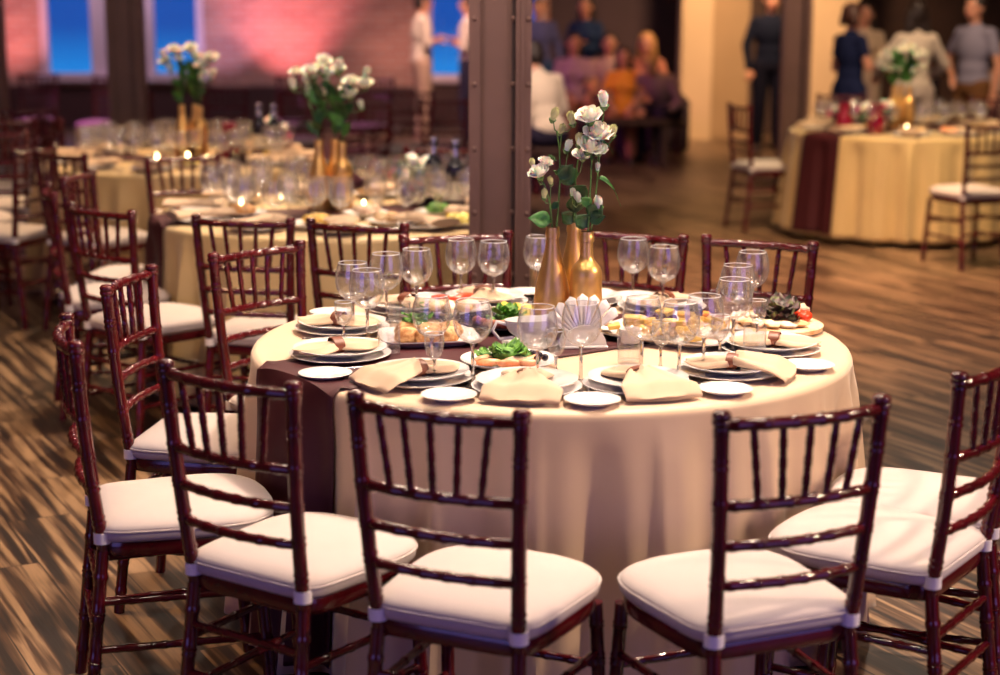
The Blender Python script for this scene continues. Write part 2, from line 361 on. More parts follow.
def make_chair():
    c = empty('chiavari_chair')
    m = MB(); rows = [outline(s, z) for s, z in ((.6, .412), (.985, .412), (1, .420), (1, .438), (.985, .446), (.6, .446))]
    b = m.grid(rows, closed_u=True); n = len(rows[0]); m.f.append(tuple(range(b, b + n))); m.f.append(tuple(range(b + 5 * n, b + 6 * n))); m.build('seat_frame', WOOD, c)
    m = MB(); lay = [(.9, .447), (.97, .4475), (1.0, .448), (1.03, .455), (1.035, .466), (1.02, .473), (1.03, .476), (1.025, .480), (.985, .487), (.93, .493), (.82, .499), (.62, .506), (.35, .510), (.1, .511)]
    rows = [outline(s, z) for s, z in lay]; b = m.grid(rows, closed_u=True); m.f.append(tuple(range(b, b + n))); m.f.append(tuple(range(b + (len(lay) - 1) * n, b + len(lay) * n)))
    cu = m.build('cushion', CUSH, c)
    m = MB(); pr = [p for p in outline(1.037, .4735)]; m.tube(pr + [pr[0]], .0028, 6, False); m.build('piping', CUSH, cu)
    for sg in (-1, 1):
        m = MB(); P = [post_at(sg, z) for z in [.42 + i * .01 for i in range(50)]]
        zs = [.50, .58, .655, .738, .82, .885]
        rad = []
        Q = []
        for i in range(101):
            z = .42 + i * .0048; Q.append(post_at(sg, z)); d = min(abs(z - q) for q in zs); rad.append(.0155 * (1.13 if .0035 < d < .0085 else (.98 if d <= .0035 else 1)))
        m.tube(Q, rad, 10); m.build('back_post', WOOD, c)
        m = MB(); p = post_at(sg, .898); m.lathe([(.0145, 0), (.0185, .003), (.0190, .010), (.0165, .013), (.0185, .016), (.019, .023), (.014, .029), (.005, .031), (0, .0312)], 14, Matrix.Translation(p)); m.build('finial', WOOD, c)
        m = MB(); p = post_at(sg, .448); m.tube([p + Vector((0, 0, -.004)), p + Vector((0, 0, .022))], .0198, 12); m.tube([p + Vector((-sg * .004, .012, .008)), p + Vector((-sg * .028, .05, .012))], .008, 8); m.build('cushion_strap', STRAP, c)
        m = MB(); noded(m, (sg * PB, -.19, .425), (sg * .172, -.238, 0), .0155, (.15, .35, .38, .62, .65, .85), 10); m.build('leg', WOOD, c)
        m = MB(); noded(m, (sg * .178, .165, .415), (sg * .190, .192, 0), .0155, (.12, .3, .33, .58, .61, .85), 10); m.build('leg', WOOD, c)
        m = MB()
        for z in (.30, .185):
            t = (.42 - z) / .42
            noded(m, (sg * (PB + .015 * t), -.19 - .048 * t, z), (sg * (.178 + .012 * t), .165 + .027 * t, z), .0095, (.2, .4, .6, .8)) 
        m.build('side_stretcher', WOOD, c)
    for y0, dy, x0, zz in ((.165, .027, .178, (.27,)), (-.19, -.048, PB, (.33, .22))):
        m = MB()
        for z in zz:
            t = (.42 - z) / .42; noded(m, (-x0 - .014 * t, y0 + dy * t, z), (x0 + .014 * t, y0 + dy * t, z), .0095, (.17, .33, .5, .67, .83))
        m.build('cross_stretcher', WOOD, c)
    def rail(z, r, bw, name):
        m = MB(); noded(m, post_at(-1, z), post_at(1, z), r, [.08, .24, .40, .56, .72, .88], 8, (0, bw, 0)); m.build(name, WOOD, c)
    rail(.900, .0125, -.030, 'crest_rail'); rail(.738, .0115, -.026, 'back_rail'); rail(.655, .0110, -.024, 'back_rail'); rail(.572, .0110, -.022, 'back_rail')
    for k in range(5):
        f = (k + 1) / 6; t1 = f; t0 = .5 + (f - .5) * .86
        a = post_at(-1, .738).lerp(post_at(1, .738), t0) + Vector((0, -.026 * 4 * t0 * (1 - t0), 0)); b_ = post_at(-1, .90).lerp(post_at(1, .90), t1) + Vector((0, -.030 * 4 * t1 * (1 - t1), 0))
        m = MB(); noded(m, a, b_, .0078, (.25, .5, .75), 7, k=1.2); m.build('spindle', WOOD, c)
    return c
CH = Proto(make_chair)
def chair(x, y, th, label, group): return CH.put((x, y, 0), th, label, 'chair', group)
T1 = (.138, 4.533); R1 = .817
G1 = 'chiavari chairs around the nearest table'
for x, y, th, lb in (
    (-.024, 3.346, -.434, 'mahogany chiavari chair nearest the camera, left of centre, white cushion, back to us'),
    (-.433, 3.582, -.599, 'mahogany chiavari chair directly left of the front centre one, in front of the dark runner'),
    (-.784, 3.927, -1.270, 'mahogany chair seen almost edge-on at the left, striped light on its white cushion'),
    (-.801, 4.583, -1.708, 'mahogany chair with bowed shiny crest rail, left of the table and behind the edge-on one'),
    (.491, 3.334, .397, 'mahogany chiavari chair in the right foreground with full cushion in view, back to us'),
    (.867, 3.676, .954, 'angled mahogany chair at the bottom right corner cut by the photo edge'),
    (1.04, 4.0, 1.18, 'mahogany chair at the right edge, mostly hidden behind the angled corner chair'),
    (-.575, 5.014, -2.269, 'turned mahogany chair beyond the left side plates with sloping crest rail'),
    (.734, 5.178, 2.682, 'mahogany chair at the back right of the table, behind the bread platter'),
    (-.076, 5.281, 3.447, 'mahogany chair in front of the steel column, behind two wine glasses'),
    (.330, 5.346, 2.62, 'mahogany chair just right of the gold bottles, behind the table')):
    chair(x, y, th, lb, G1)
G2 = 'chiavari chairs around the second table'
for x, y, th, lb in (
    (-.854, 6.129, -.247, 'mahogany chair at the second table with its back behind the turned chair'),
    (-.415, 6.001, -.36, 'mahogany chair at the second table behind the tall wine glasses'),
    (-1.327, 6.347, -.688, 'mahogany chair at the left front of the second table, crest rail sloping right'),
    (-1.60, 6.86, -1.25, 'edge-on mahogany chair left of the second table'),
    (-1.62, 7.33, -1.68, 'mahogany chair with shiny rail at the far left side of the second table'),
    (-1.45, 8.05, -2.65, 'blurred mahogany chair at the back left of the second table'),
    (-.35, 8.55, 3.0, 'blurred mahogany chair behind the flowers of the second table')):
    chair(x, y, th, lb, G2)
G3 = 'blurred chiavari chairs around the far left table'
for x, y, th, lb in (
    (-2.06, 8.58, -.62, 'blurred mahogany chair in front of the far left table'),
    (-2.95, 9.3, -1.3, 'blurred mahogany chair at the left side of the far left table'),
    (-2.72, 11.05, -.95, 'dark tall-looking chair back against the maroon wall at upper left')):
    chair(x, y, th, lb, G3)
G4 = 'chiavari chairs at the left edge of the room'
for x, y, th, lb in (
    (-2.93, 9.95, .05, 'mahogany chair cut by the left edge with cream light between spindles'),
    (-3.22, 10.9, .4, 'mahogany chair with cream cushion high at the left edge'),
    (-2.62, 8.75, 1.25, 'mahogany chair with cream cushion at the left edge, legs on the bare floor'),
    (-3.35, 11.9, .4, 'furthest mahogany chair at the left edge, mostly hidden')):
    chair(x, y, th, lb, G4)
G5 = 'chiavari chairs around the right-hand table'
for x, y, th, lb in (
    (1.98, 12.55, -1.28, 'blurred mahogany chair standing alone left of the right-hand table'),
    (3.02, 10.82, .30, 'blurred mahogany chair in front of the right-hand table, at the right edge'),
    (3.62, 11.2, 1.0, 'blurred chair at the right edge of which mostly a leg shows'),
    (3.72, 13.3, 2.3, 'dark chair behind the right-hand table at the right edge'),
    (2.75, 13.65, 3.0, 'dark chair hidden behind the bottles of the right-hand table')):
    chair(x, y, th, lb, G5)
G6 = 'purple-lit chairs in the back of the hall'
for i, (x, y, th, lb) in enumerate((
    (-1.02, 12.7, .1, 'purple-lit chair right of the second table flowers'),
    (-.42, 13.25, -.1, 'purple-lit chair left of the steel column'),
    (-.78, 13.9, 3.0, 'chair with pale cushion before the man in beige'),
    (-1.75, 14.6, .3, 'purple-lit chair below the pink wall light'),
    (-2.4, 15.0, 0, 'purple-lit chair behind the flowers of the far left table'),
    (-2.95, 14.2, -.4, 'purple-lit chair right of the second steel column'),
    (-2.1, 16.6, 2.9, 'far purple-lit chair by the brick wall'),
    (-1.3, 16.2, 2.7, 'far purple-lit chair below the brown brick'),
    (-3.9, 16.5, 2.9, 'far dark chair below the left windows'),
    (-4.6, 16.8, 3.3, 'farthest dark chair beneath the leftmost window'))):
    chair(x, y, th, lb, G6)

# ------------------------------------------------------------------ table, cloth, runner
def cloth_fn(cx, cy, R, seed, flare=.06, nf=22):
    rnd = random.Random(seed); ph = [rnd.uniform(0, 2 * PI) for _ in range(4)]
    def fold(a):
        r1 = 1 - 2 * abs(math.sin(nf / 2 * a + ph[0] + .9 * math.sin(3 * a + ph[1]))) ** .7
        return .62 * r1 + .28 * math.sin((nf * 2 - 7) * a + ph[2]) + .22 * math.sin(5 * a + ph[3])
    def pt(a, d, off=0):   # d = distance along the cloth from the centre
        ro = .022
        if d <= R - ro: r, z = d, .757 + off
        elif d <= R - ro + ro * PI / 2:
            t = (d - (R - ro)) / ro; r = R - ro + (ro + off) * math.sin(t); z = .757 - ro + (ro + off) * math.cos(t)
        else:
            h = d - (R - ro + ro * PI / 2); z = .757 - ro - h; k = min(1, h / .7)
            r = R + off + (flare * k + (.058 * k ** .6 + .005) * fold(a) * min(1, h / .08))
        return Vector((cx + r * math.cos(a), cy + r * math.sin(a), max(z, .006)))
    return pt
def round_table(cx, cy, R, seed, run_ang, clothm, lab, labc, labr, hw=.19, ang2=None):
    t = empty('round_table', (cx, cy, 0), 0, lab, 'table')
    MB().lathe([(0, .725), (R - .03, .725), (R - .02, .73), (R - .02, .745), (R - .03, .75), (0, .75)], 48).build('tabletop', BROWNW, t)
    for k in range(4):
        a = PI / 4 + k * PI / 2; MB().tube([(.5 * math.cos(a), .5 * math.sin(a), .725), (.55 * math.cos(a), .55 * math.sin(a), 0)], .018, 8).build('leg', IRON, t)
    pt = cloth_fn(cx, cy, R, seed); n = 420
    ds = [.0001, .3, .6, R - .03, R - .018, R - .01, R - .002, R + .006, R + .013] + [R + .013 + .69 * (i / 22) for i in range(1, 23)]
    rows = [[pt(2 * PI * k / n, d) for k in range(n)] for d in ds]
    m = MB(); m.grid(rows, closed_u=True); o = m.build('tablecloth', clothm); tag(o, labc, 'tablecloth')
    md = o.modifiers.new('thickness', 'SOLIDIFY'); md.thickness = .002; md.offset = -1
    # runner across the top, hanging at both ends
    m = MB(); rows = []
    ca, sa = math.cos(run_ang), math.sin(run_ang); nw = 14
    L = [(-1.5 + i * 3.0 / 120) for i in range(121)]
    for q in range(nw + 1):
        wv = -hw + 2 * hw * q / nw; row = []
        edge = math.sqrt(R * R - wv * wv)
        for s in L:
            sgn = 1 if s >= 0 else -1; s_ = s
            if abs(s) <= edge - .022: p = Vector((cx + s * ca - wv * sa, cy + s * sa + wv * ca, .7605))
            else:
                ex, ey = sgn * edge * ca - wv * sa, sgn * edge * sa + wv * ca; a = math.atan2(ey, ex)
                a += (0)
                p = pt(a, min(R + (abs(s) - edge), R + .68), .009)
            row.append(p)
        rows.append(row)
    m.grid(rows); o = m.build('table_runner', RUN); tag(o, labr, 'table runner')
    md = o.modifiers.new('thickness', 'SOLIDIFY'); md.thickness = .0015; md.offset = 1
    return pt
round_table(*T1, R1, 4, D(36), CLOTH, 'round banquet table nearest the camera under cream cloth', 'cream satin cloth draped to the floor on the nearest table', 'burgundy runner crossing the nearest table, hanging down at its left')
T2 = (-.70, 7.33); T3 = (-1.85, 9.75); T4 = (2.93, 12.28)
round_table(*T2, .82, 9, D(20), CLOTHB, 'round second table behind the nearest one', 'cream cloth on the second table crowded with glasses', 'burgundy runner on the second table')
round_table(*T3, .82, 13, D(160), CLOTHB, 'round far left table near the windows', 'gold cloth on the far left table', 'burgundy runner on the far left table')
round_table(*T4, .82, 21, D(213), CLOTHB, 'round table standing apart on the right', 'gold satin cloth with deep folds on the right-hand table', 'burgundy runner hanging at the left of the right-hand table', hw=.18)

# ------------------------------------------------------------------ tableware
TZ = .759
def make_glass(kind):
    def f():
        o = empty('wine_glass' if kind != 'tumbler' else 'tumbler')
        if kind == 'balloon': prof_f = [(0, 0), (.036, .0005), (.036, .002), (.018, .005), (.006, .010)]; st = [(.006, .010), (.0042, .03), (.004, .085), (.007, .093)]; bowl = [(.007, .093), (.020, .098), (.034, .108), (.0445, .124), (.0492, .145), (.0485, .165), (.0455, .182), (.0405, .198), (.0405, .2005), (.0388, .2005), (.0388, .198), (.044, .182), (.047, .165), (.0477, .145), (.043, .126), (.033, .110), (.018, .100), (0, .0975)]
        elif kind == 'small': prof_f = [(0, 0), (.026, .0005), (.026, .002), (.012, .005), (.005, .009)]; st = [(.005, .009), (.0035, .02), (.0035, .055), (.006, .06)]; bowl = [(.006, .06), (.016, .068), (.022, .082), (.0245, .10), (.024, .125), (.0232, .125), (.0235, .10), (.0208, .084), (.014, .07), (0, .066)]
        else: prof_f = None
        if kind == 'tumbler':
            MB().lathe([(0, 0), (.027, 0), (.029, .004), (.031, .085), (.0298, .085), (.0275, .010), (0, .009)], 24).build('glass_body', GLASS, o)
        else:
            MB().lathe(prof_f, 24).build('foot', GLASS, o); MB().lathe(st, 12).build('stem', SOLIDG, o); MB().lathe(bowl, 32, caps=False).build('bowl', GLASS, o)
            rz_ = [p_ for p_ in bowl if p_[1] > bowl[-6][1]]; zr = max(p_[1] for p_ in bowl); rr_ = [p_[0] for p_ in bowl if p_[1] == zr]; rm = sum(rr_) / len(rr_)
            MB().lathe([(rm + -.0009 * math.cos(a_ * PI / 4), zr + -.0009 * math.sin(a_ * PI / 4)) for a_ in range(9)], 36, caps=False).build('rim', RIM_GLINT, o)  # ring carrying the painted edge glint of the bowl
        return o
    return f
BAL = Proto(make_glass('balloon')); SML = Proto(make_glass('small')); TUM = Proto(make_glass('tumbler'))
def one_mesh(make):   # a far-off glass without parts
    def f():
        m = MB(); m.lathe([(0, 0), (.034, .001), (.018, .005), (.005, .010), (.004, .09), (.02, .1), (.038, .112), (.0485, .135), (.0495, .152), (.046, .180), (.040, .2), (.0385, .2), (.0475, .152), (.037, .115), (0, .1)], 14)
        return m.build('wine_glass', GLASS)
    return f
FARG = Proto(one_mesh(None))
PLATE = Proto(lambda: MB().lathe([(0, 0), (.06, 0), (.065, .004), (.09, .008), (.122, .019), (.123, .0205), (.121, .021), (.088, .011), (.06, .0065), (0, .006)], 44).build('dinner_plate', CHINA))
CHARG = Proto(lambda: MB().lathe([(0, 0), (.08, 0), (.085, .003), (.115, .006), (.133, .013), (.134, .0145), (.132, .015), (.112, .009), (.08, .006), (0, .0055)], 44).build('charger_plate', CHINA))
SIDE = Proto(lambda: MB().lathe([(0, 0), (.04, 0), (.044, .003), (.066, .012), (.067, .0135), (.065, .014), (.043, .006), (0, .005)], 36).build('side_plate', CHINA))
def make_napkin(flared):
    def f():
        o = empty('folded_napkin'); m = MB(); rows = []; N = 40; K = 40
        for i in range(N + 1):      # length along x (outwards = +x), gathered in the ring at 0
            t = -1 + 2 * i / N; q = abs(t)
            if flared and t > 0: x = t * .150; wv = .026 + .070 * min(1, q * 1.5) ** .8; th = .016 * (1 - q) + .006; up = .004 - .020 * max(0, q - .72) / .28
            else: x = t * .118; wv = .026 + .040 * math.sin(min(1, q * 1.7) * PI / 2) - .050 * max(0, q - .55) / .45 * (q ** 2); th = .015 * (1 - .5 * q); up = 0
            row = []
            for k in range(K):
                a = 2 * PI * k / K; c, sn = math.cos(a), math.sin(a); u = math.copysign(abs(c) ** .7, c)
                pl = (.5 + .5 * math.cos(u * 9 + .6)) * .45 + (.5 + .5 * math.cos(u * 4 - 1)) * .55
                z = (th * (.5 + .9 * pl) * abs(sn) ** .6 + th * .5) if sn > 0 else th * .5 * (1 - abs(sn))
                row.append(Vector((x + (.006 * math.cos(u * 3) if q == 1 else 0), wv * u + .010 * math.sin(t * 2.2), max(0, z) + up)))
            rows.append(row)
        b = m.grid(rows, closed_u=True); m.f.append(tuple(reversed(range(b, b + K)))); m.f.append(tuple(range(b + N * K, b + (N + 1) * K)))
        m.build('linen', NAP, o)
        m = MB(); R_ = []
        for x in (-.015, -.014, .014, .015):
            rr = 1.0 if abs(x) < .0145 else .92
            R_.append([Vector((x, .032 * rr * math.cos(2 * PI * k / 20), .013 + .021 * rr * math.sin(2 * PI * k / 20))) for k in range(20)])
        m.grid(R_, closed_u=True); m.build('napkin_ring', RING, o)
        return o
    return f
NAPK = Proto(make_napkin(False)); NAPF = Proto(make_napkin(True))

def make_fork():
    m = MB(); m.box((.045, 0, .004), (.11, .009, .003), bev=.001); m.box((.105, 0, .005), (.03, .022, .002), bev=.0008)
    for k in (-1.5, -.5, .5, 1.5): m.box((.138, k * .006, .006), (.045, .003, .0018))
    m.box((-.012, 0, .0035), (.02, .016, .003), bev=.001)
    return m.build('fork', STEEL)
def make_knife():
    m = MB(); m.box((.04, 0, .004), (.10, .013, .006), bev=.002); m.box((.135, .002, .004), (.095, .017, .0016), bev=.0006)
    return m.build('knife', STEEL)
FORK = Proto(make_fork); KNIFE = Proto(make_knife)
def polar(T, a, r, z=TZ): return (T[0] + r * math.cos(D(a)), T[1] + r * math.sin(D(a)), z)
SET = [(-71, 'front right, pinched open'), (-97, 'front centre, above the nearest chair'), (-124, 'front left, beside the dark runner'), (-158, 'left, second from the back chair'),
       (167, 'left edge, behind its neighbour'), (-43, 'right front, with folded corner'), (-13, 'right edge, in front of the bread platter'),
       (133, 'far left, beside the turned chair'), (108, 'far side, left of the gold bottles'), (80, 'far side, right of the gold bottles'), (54, 'far right, before the back right chair')]
for a, lb in SET:
    rz = D(a)
    r0 = .655
    if a == 133: r0 = .66
    CHARG.put(polar(T1, a, .60), 0, 'lower white charger plate of the setting at ' + lb, 'plate', 'charger plates on the nearest table')
    PLATE.put(polar(T1, a, .60, TZ + .011), 0, 'white dinner plate under the napkin at ' + lb, 'plate', 'dinner plates on the nearest table')
    (NAPF if a in (-71, -97, -43, -124) else NAPK).put(polar(T1, a, .61, TZ + .0215), rz + random.Random(a).uniform(-.12, .12) + (.55 if a == -43 else 0) + (-.5 if a == -124 else 0) , 'cream napkin in a brown ring at ' + lb, 'napkin', 'ringed napkins on the nearest table')
    px, py = -math.sin(rz), math.cos(rz)
    for P_, s, nm in ((FORK, -.148, 'fork'), (KNIFE, .148, 'knife')):
        b = polar(T1, a, .655); P_.put((b[0] + px * s, b[1] + py * s, TZ - .001), rz + PI, 'steel %s beside the plate at %s' % (nm, lb), nm, nm + 's on the nearest table')
for a, lb in ((-110.5, 'left of the front centre napkin'), (-84, 'right of the front centre napkin'), (-57, 'below the folded napkin at right front'), (-28, 'at the right edge of the table'), (-141, 'over the dark runner at the left'), (150, 'at the left edge beyond the plates'), (121, 'on the far left side'), (94, 'behind the gold bottles'), (67, 'on the far right side')):
    SIDE.put(polar(T1, a, .735, TZ), 0, 'small white side plate ' + lb, 'plate', 'side plates on the nearest table')
gb = 'balloon wine glasses on the nearest table'
for x, y, lb in ((-.50, -.03, 'in front of the left-hand cluster, overlapping two others'), (-.468, .27, 'left one of the pair at the back of the left cluster'), (-.385, .36, 'right one of the pair at the back of the left cluster'),
    (-.308, -.423, 'left one of the pair before the cutlet dish'), (-.205, -.493, 'right one of the pair before the cutlet dish'), (-.048, -.573, 'left one of the pair at front centre'), (.060, -.523, 'right one of the pair at front centre'),
    (-.258, .567, 'left one of the pair before the steel column'), (-.158, .527, 'right one of the pair before the steel column'), (-.018, .637, 'behind the left gold bottle'), (.272, .597, 'left one of the pair right of the gold bottles'), (.350, .43, 'right one of the pair right of the gold bottles'),
    (.522, .077, 'back one of the right-hand cluster'), (.480, -.16, 'front one of the right-hand cluster'), (.372, -.413, 'rightmost one over the cheese platter'), (.215, -.44, 'left one over the cheese platter'), (.302, -.50, 'middle one over the cheese platter'), (-.55, .10, 'leftmost of the cluster at the left'), (.60, .33, 'behind the right-hand cluster near the bread')):
    BAL.put((T1[0] + x, T1[1] + y, TZ), random.random() * 6, 'clear balloon wine glass, ' + lb, 'wine glass', gb)
for x, y, lb in ((-.558, -.10, 'beside the left plates'), (-.298, -.525, 'in front of the dark runner'), (.00, -.48, 'between the front centre pair'), (.27, -.36, 'before the cheese platter'), (.56, -.05, 'in the right-hand cluster'), (.43, -.28, 'left of the folded napkin')):
    SML.put((T1[0] + x, T1[1] + y, TZ), 0, 'small stemmed vodka glass ' + lb, 'glass', 'small stemmed glasses on the nearest table')
for x, y, lb in ((.195, -.285, 'before the white sauce cup'), (-.43, -.20, 'beside the left cluster of wine glasses'), (.53, -.21, 'inside the right cluster of wine glasses'), (-.42, .12, 'behind the left cluster of wine glasses')):
    TUM.put((T1[0] + x, T1[1] + y, TZ), 0, 'clear straight tumbler ' + lb, 'glass', 'tumblers on the nearest table')

# ------------------------------------------------------------------ gold bottles and flowers
def bottle(name, prof, m, loc, label, cat='bottle', group=None, neck=True):
    o = empty(name, loc, 0, label, cat, group); MB().lathe(prof, 32).build('bottle_body', m, o)
    r, z = prof[-1]; MB().lathe([(r * .8, z - .03), (r * 1.16, z - .028), (r * 1.18, z - .014), (r * 1.1, z - .012), (r * 1.1, z), (r * .8, z)], 20).build('neck_ring', m, o)
    return o
SPARK = [(0, 0), (.046, 0), (.0505, .006), (.0505, .10), (.047, .14), (.039, .178), (.029, .215), (.0215, .248), (.0178, .275), (.0170, .312)]
BORD = [(0, 0), (.040, 0), (.0435, .005), (.0435, .182), (.0425, .195), (.038, .207), (.029, .218), (.021, .228), (.0182, .240), (.0172, .305)]
gv = 'gold-painted bottles used as vases'
bottle('bottle_vase', SPARK, GOLD, (.143, 4.56, TZ), 'matte gold bottle with sloping shoulders, left of the trio on the nearest table', group=gv)
bottle('bottle_vase', BORD, GOLD, (.235, 4.53, TZ), 'gold bottle with square shoulders, right of the trio on the nearest table', group=gv)
bottle('bottle_vase', SPARK, GOLD, (.205, 4.665, TZ), 'gold bottle behind the other two on the nearest table', group=gv)
def bloom(c, r, parent, bud=False, seed=0, tilt=(0, 0, 1)):
    rnd = random.Random(seed); m = MB(); M = Vector((0, 0, 1)).rotation_difference(Vector(tilt)).to_matrix().to_4x4(); T = Matrix.Translation(c) @ M
    if bud: rings = ((3, .34, 1.25, .0), (3, .50, 1.15, .02), (4, .60, .95, .08))
    else: rings = ((3, .26, .80, 0), (4, .44, .82, .04), (5, .64, .74, .12), (5, .82, .60, .22), (6, .96, .38, .34))
    for ring, (n, rr, hh, lip) in enumerate(rings):
        for k in range(n):
            a0 = 2 * PI * (k + .41 * ring) / n + rnd.uniform(-.2, .2); wd = 2 * PI / n * .80; rows = []; hj = hh + rnd.uniform(-.08, .08)
            for i in range(7):
                t = i / 6; row = []; W = math.sin(PI * (.14 + .70 * t)) ** .6
                for j in range(7):
                    u = (j / 6 - .5) * 2; a = a0 + u * wd * W
                    rad = r * (rr * math.sin(min(1, t * 1.25) * PI / 2) ** .8 * (1 - .16 * t * t * (1 if lip < .1 else 0)) + lip * t ** 3); z = r * (-.70 + (hj + .70) * t - .22 * u * u * t * t - lip * .5 * t ** 4) + r * .03 * math.sin(4 * u + k + seed) * t
                    row.append(T @ Vector((rad * math.cos(a), rad * math.sin(a), z)))
                rows.append(row)
            m.grid(rows)
    m.lathe([(0, -r * .75), (r * .3, -r * .68), (r * .42, -r * .2), (r * .2, r * .3), (0, r * .5)], 10, T)
    o = m.build('bud' if bud else 'bloom', BUD if bud == 1 else PETAL, parent)
    s = MB(); s.lathe([(.002, -r * 1.15), (r * .30, -r * .98), (r * .56, -r * .55), (r * .50, -r * .45), (r * .3, -r * .6), (0, -r * .7)], 10, T); s.build('sepal', STEM, o)
    return o
def leaf(a, d, L, wd, parent, m=LEAF, droop=.3):
    d = Vector(d).normalized(); nrm = Vector((.25 * math.sin(L * 900), -1, .45)); nrm = (nrm - d * nrm.dot(d)).normalized(); side = d.cross(nrm).normalized(); rows = []
    for i in range(12):
        t = i / 11; wv = max(.0004, wd * .82 * math.sin(PI * t ** .72) ** 1.05 * (1.1 - .25 * t)) if 0 < t < 1 else .0004; p = Vector(a) + d * L * t - Vector((0, 0, 1)) * droop * L * t * t
        rows.append([p + side * wv * u - nrm * (wv * .30 * (1 - abs(u))) + nrm * .002 * math.sin(9 * t + 4 * u) for u in (-1, -.5, 0, .5, 1)])
    mb = MB(); mb.grid(rows); o = mb.build('leaf', m, parent); md = o.modifiers.new('thickness', 'SOLIDIFY'); md.thickness = .0008; return o
def spray(base, pts, heads, leaves, label, group, seed=0):
    """one cut stem standing in a bottle: pts main stem, heads = (x, y, z, r, bud) each on its own twig"""
    o = empty('cut_rose', base, 0, label, 'flower', group); B = Vector(base)
    m = MB(); P = [Vector(p) - B for p in pts]; m.tube(P, [.0028 - .0009 * i / len(P) for i in range(len(P))], 7)
    for k, h in enumerate(heads):
        c = Vector(h[:3]) - B; lo = [p for p in P if p.z < c.z - h[3]] or [P[0]]; q = lo[-1] if len(lo) < 2 else lo[-2 if (c - lo[-1]).length < .02 else -1]
        e = c - Vector((0, 0, h[3])); mid = (q + e) / 2 + Vector(((e.x - q.x) * .2, 0, -.006)); m.tube([q, mid, e, c], [.0018, .0016, .0014, .0012], 6)
    st = m.build('stem', STEM, o)
    for k, h in enumerate(heads):
        c = Vector(h[:3]) - B; rnd = random.Random(seed + k); bloom(c, h[3], o, h[4], seed + k, (rnd.uniform(-.4, .4) + (c.x) * .8, -.45 + rnd.uniform(-.2, .2), 1) if h[4] != 3 else (.5, -.2, -1))
    for l in leaves: leaf(Vector(l[0]) - B, l[1], l[2], l[3], o, l[4] if len(l) > 4 else LEAF, l[5] if len(l) > 5 else .3)
    return o
gs = 'cream rose stems in the gold bottles of the nearest table'
spray((.143, 4.56, 1.05), [(.143, 4.56, 1.03), (.140, 4.56, 1.09), (.134, 4.555, 1.14), (.118, 4.55, 1.19), (.106, 4.55, 1.205)],
      [(.103, 4.54, 1.223, 0.0244, 0), (.122, 4.56, 1.248, 0.0179, 0), (.087, 4.56, 1.243, 0.0140, 1), (.136, 4.555, 1.196, 0.0140, 1), (.119, 4.55, 1.160, 0.0151, 1)],
      [((.138, 4.555, 1.085), (-.85, -.25, .38), .072, .030, LEAF, .2), ((.14, 4.56, 1.12), (.5, -.2, .8), .04, .012, LEAFD)], 'stem with a cluster of open cream roses and one broad bright leaf, left', gs, 1)
spray((.150, 4.57, 1.05), [(.150, 4.57, 1.03), (.158, 4.57, 1.12), (.162, 4.57, 1.20), (.160, 4.57, 1.28), (.152, 4.57, 1.33)],
      [(.143, 4.56, 1.372, 0.0194, 1), (.192, 4.56, 1.362, 0.0205, 1), (.163, 4.55, 1.335, 0.0162, 1), (.181, 4.55, 1.290, 0.0184, 2)],
      [((.158, 4.57, 1.21), (-.5, -.2, .8), .03, .006, STEM), ((.150, 4.565, 1.25), (-.6, 0, .8), .035, .006, STEM), ((.162, 4.56, 1.20), (.5, -.3, .75), .064, .027, LEAFD, .1)], 'tall stem of greenish closed buds in the middle', gs, 20)
spray((.205, 4.665, 1.05), [(.205, 4.665, 1.03), (.204, 4.64, 1.12), (.206, 4.61, 1.20), (.214, 4.59, 1.28)],
      [(.212, 4.55, 1.306, 0.0194, 1), (.222, 4.57, 1.270, 0.0226, 0), (.196, 4.56, 1.164, 0.0140, 2), (.211, 4.55, 1.150, 0.0173, 2)],
      [((.20, 4.62, 1.18), (-.35, -.3, .8), .085, .036, LEAFD, .2), ((.205, 4.62, 1.14), (.3, -.4, .7), .08, .034, LEAFD, .3), ((.205, 4.65, 1.07), (-.4, -.3, .6), .07, .030, LEAFD, .3), ((.21, 4.64, 1.10), (-.15, -.3, .9), .075, .030, LEAFD, .3)], 'stem with dark broad leaves from the bottle at the back', gs, 40)
spray((.236, 4.53, 1.04), [(.236, 4.53, 1.02), (.240, 4.53, 1.10), (.243, 4.535, 1.18), (.246, 4.54, 1.26), (.245, 4.55, 1.33)],
      [(.237, 4.54, 1.376, 0.0301, 0), (.264, 4.545, 1.330, 0.0339, 0), (.242, 4.53, 1.296, 0.0301, 0), (.264, 4.53, 1.286, 0.0207, 0)],
      [((.243, 4.53, 1.10), (.4, -.3, .8), .07, .030, LEAFD), ((.238, 4.53, 1.075), (-.5, -.3, .7), .07, .030, LEAFD), ((.243, 4.53, 1.13), (-.5, -.2, .8), .05, .02, LEAF), ((.24, 4.53, 1.09), (.6, -.3, .5), .06, .025, LEAFD)], 'thick stem with the biggest white open blooms, right', gs, 60)
spray((.240, 4.545, 1.04), [(.240, 4.545, 1.02), (.252, 4.545, 1.10), (.262, 4.545, 1.20), (.268, 4.545, 1.30), (.275, 4.55, 1.37)],
      [(.277, 4.56, 1.412, 0.0248, 2), (.303, 4.55, 1.330, 0.0184, 1), (.266, 4.52, 1.139, 0.0205, 2), (.262, 4.54, 1.235, 0.0130, 2)],
      [((.266, 4.545, 1.205), (.8, 0, .3), .065, .012, LEAF, 1.5), ((.27, 4.545, 1.30), (.8, 0, .55), .04, .014, LEAFD, 1.2)], 'tallest stem topped by one white pointed bloom, with a drooping bud', gs, 80)

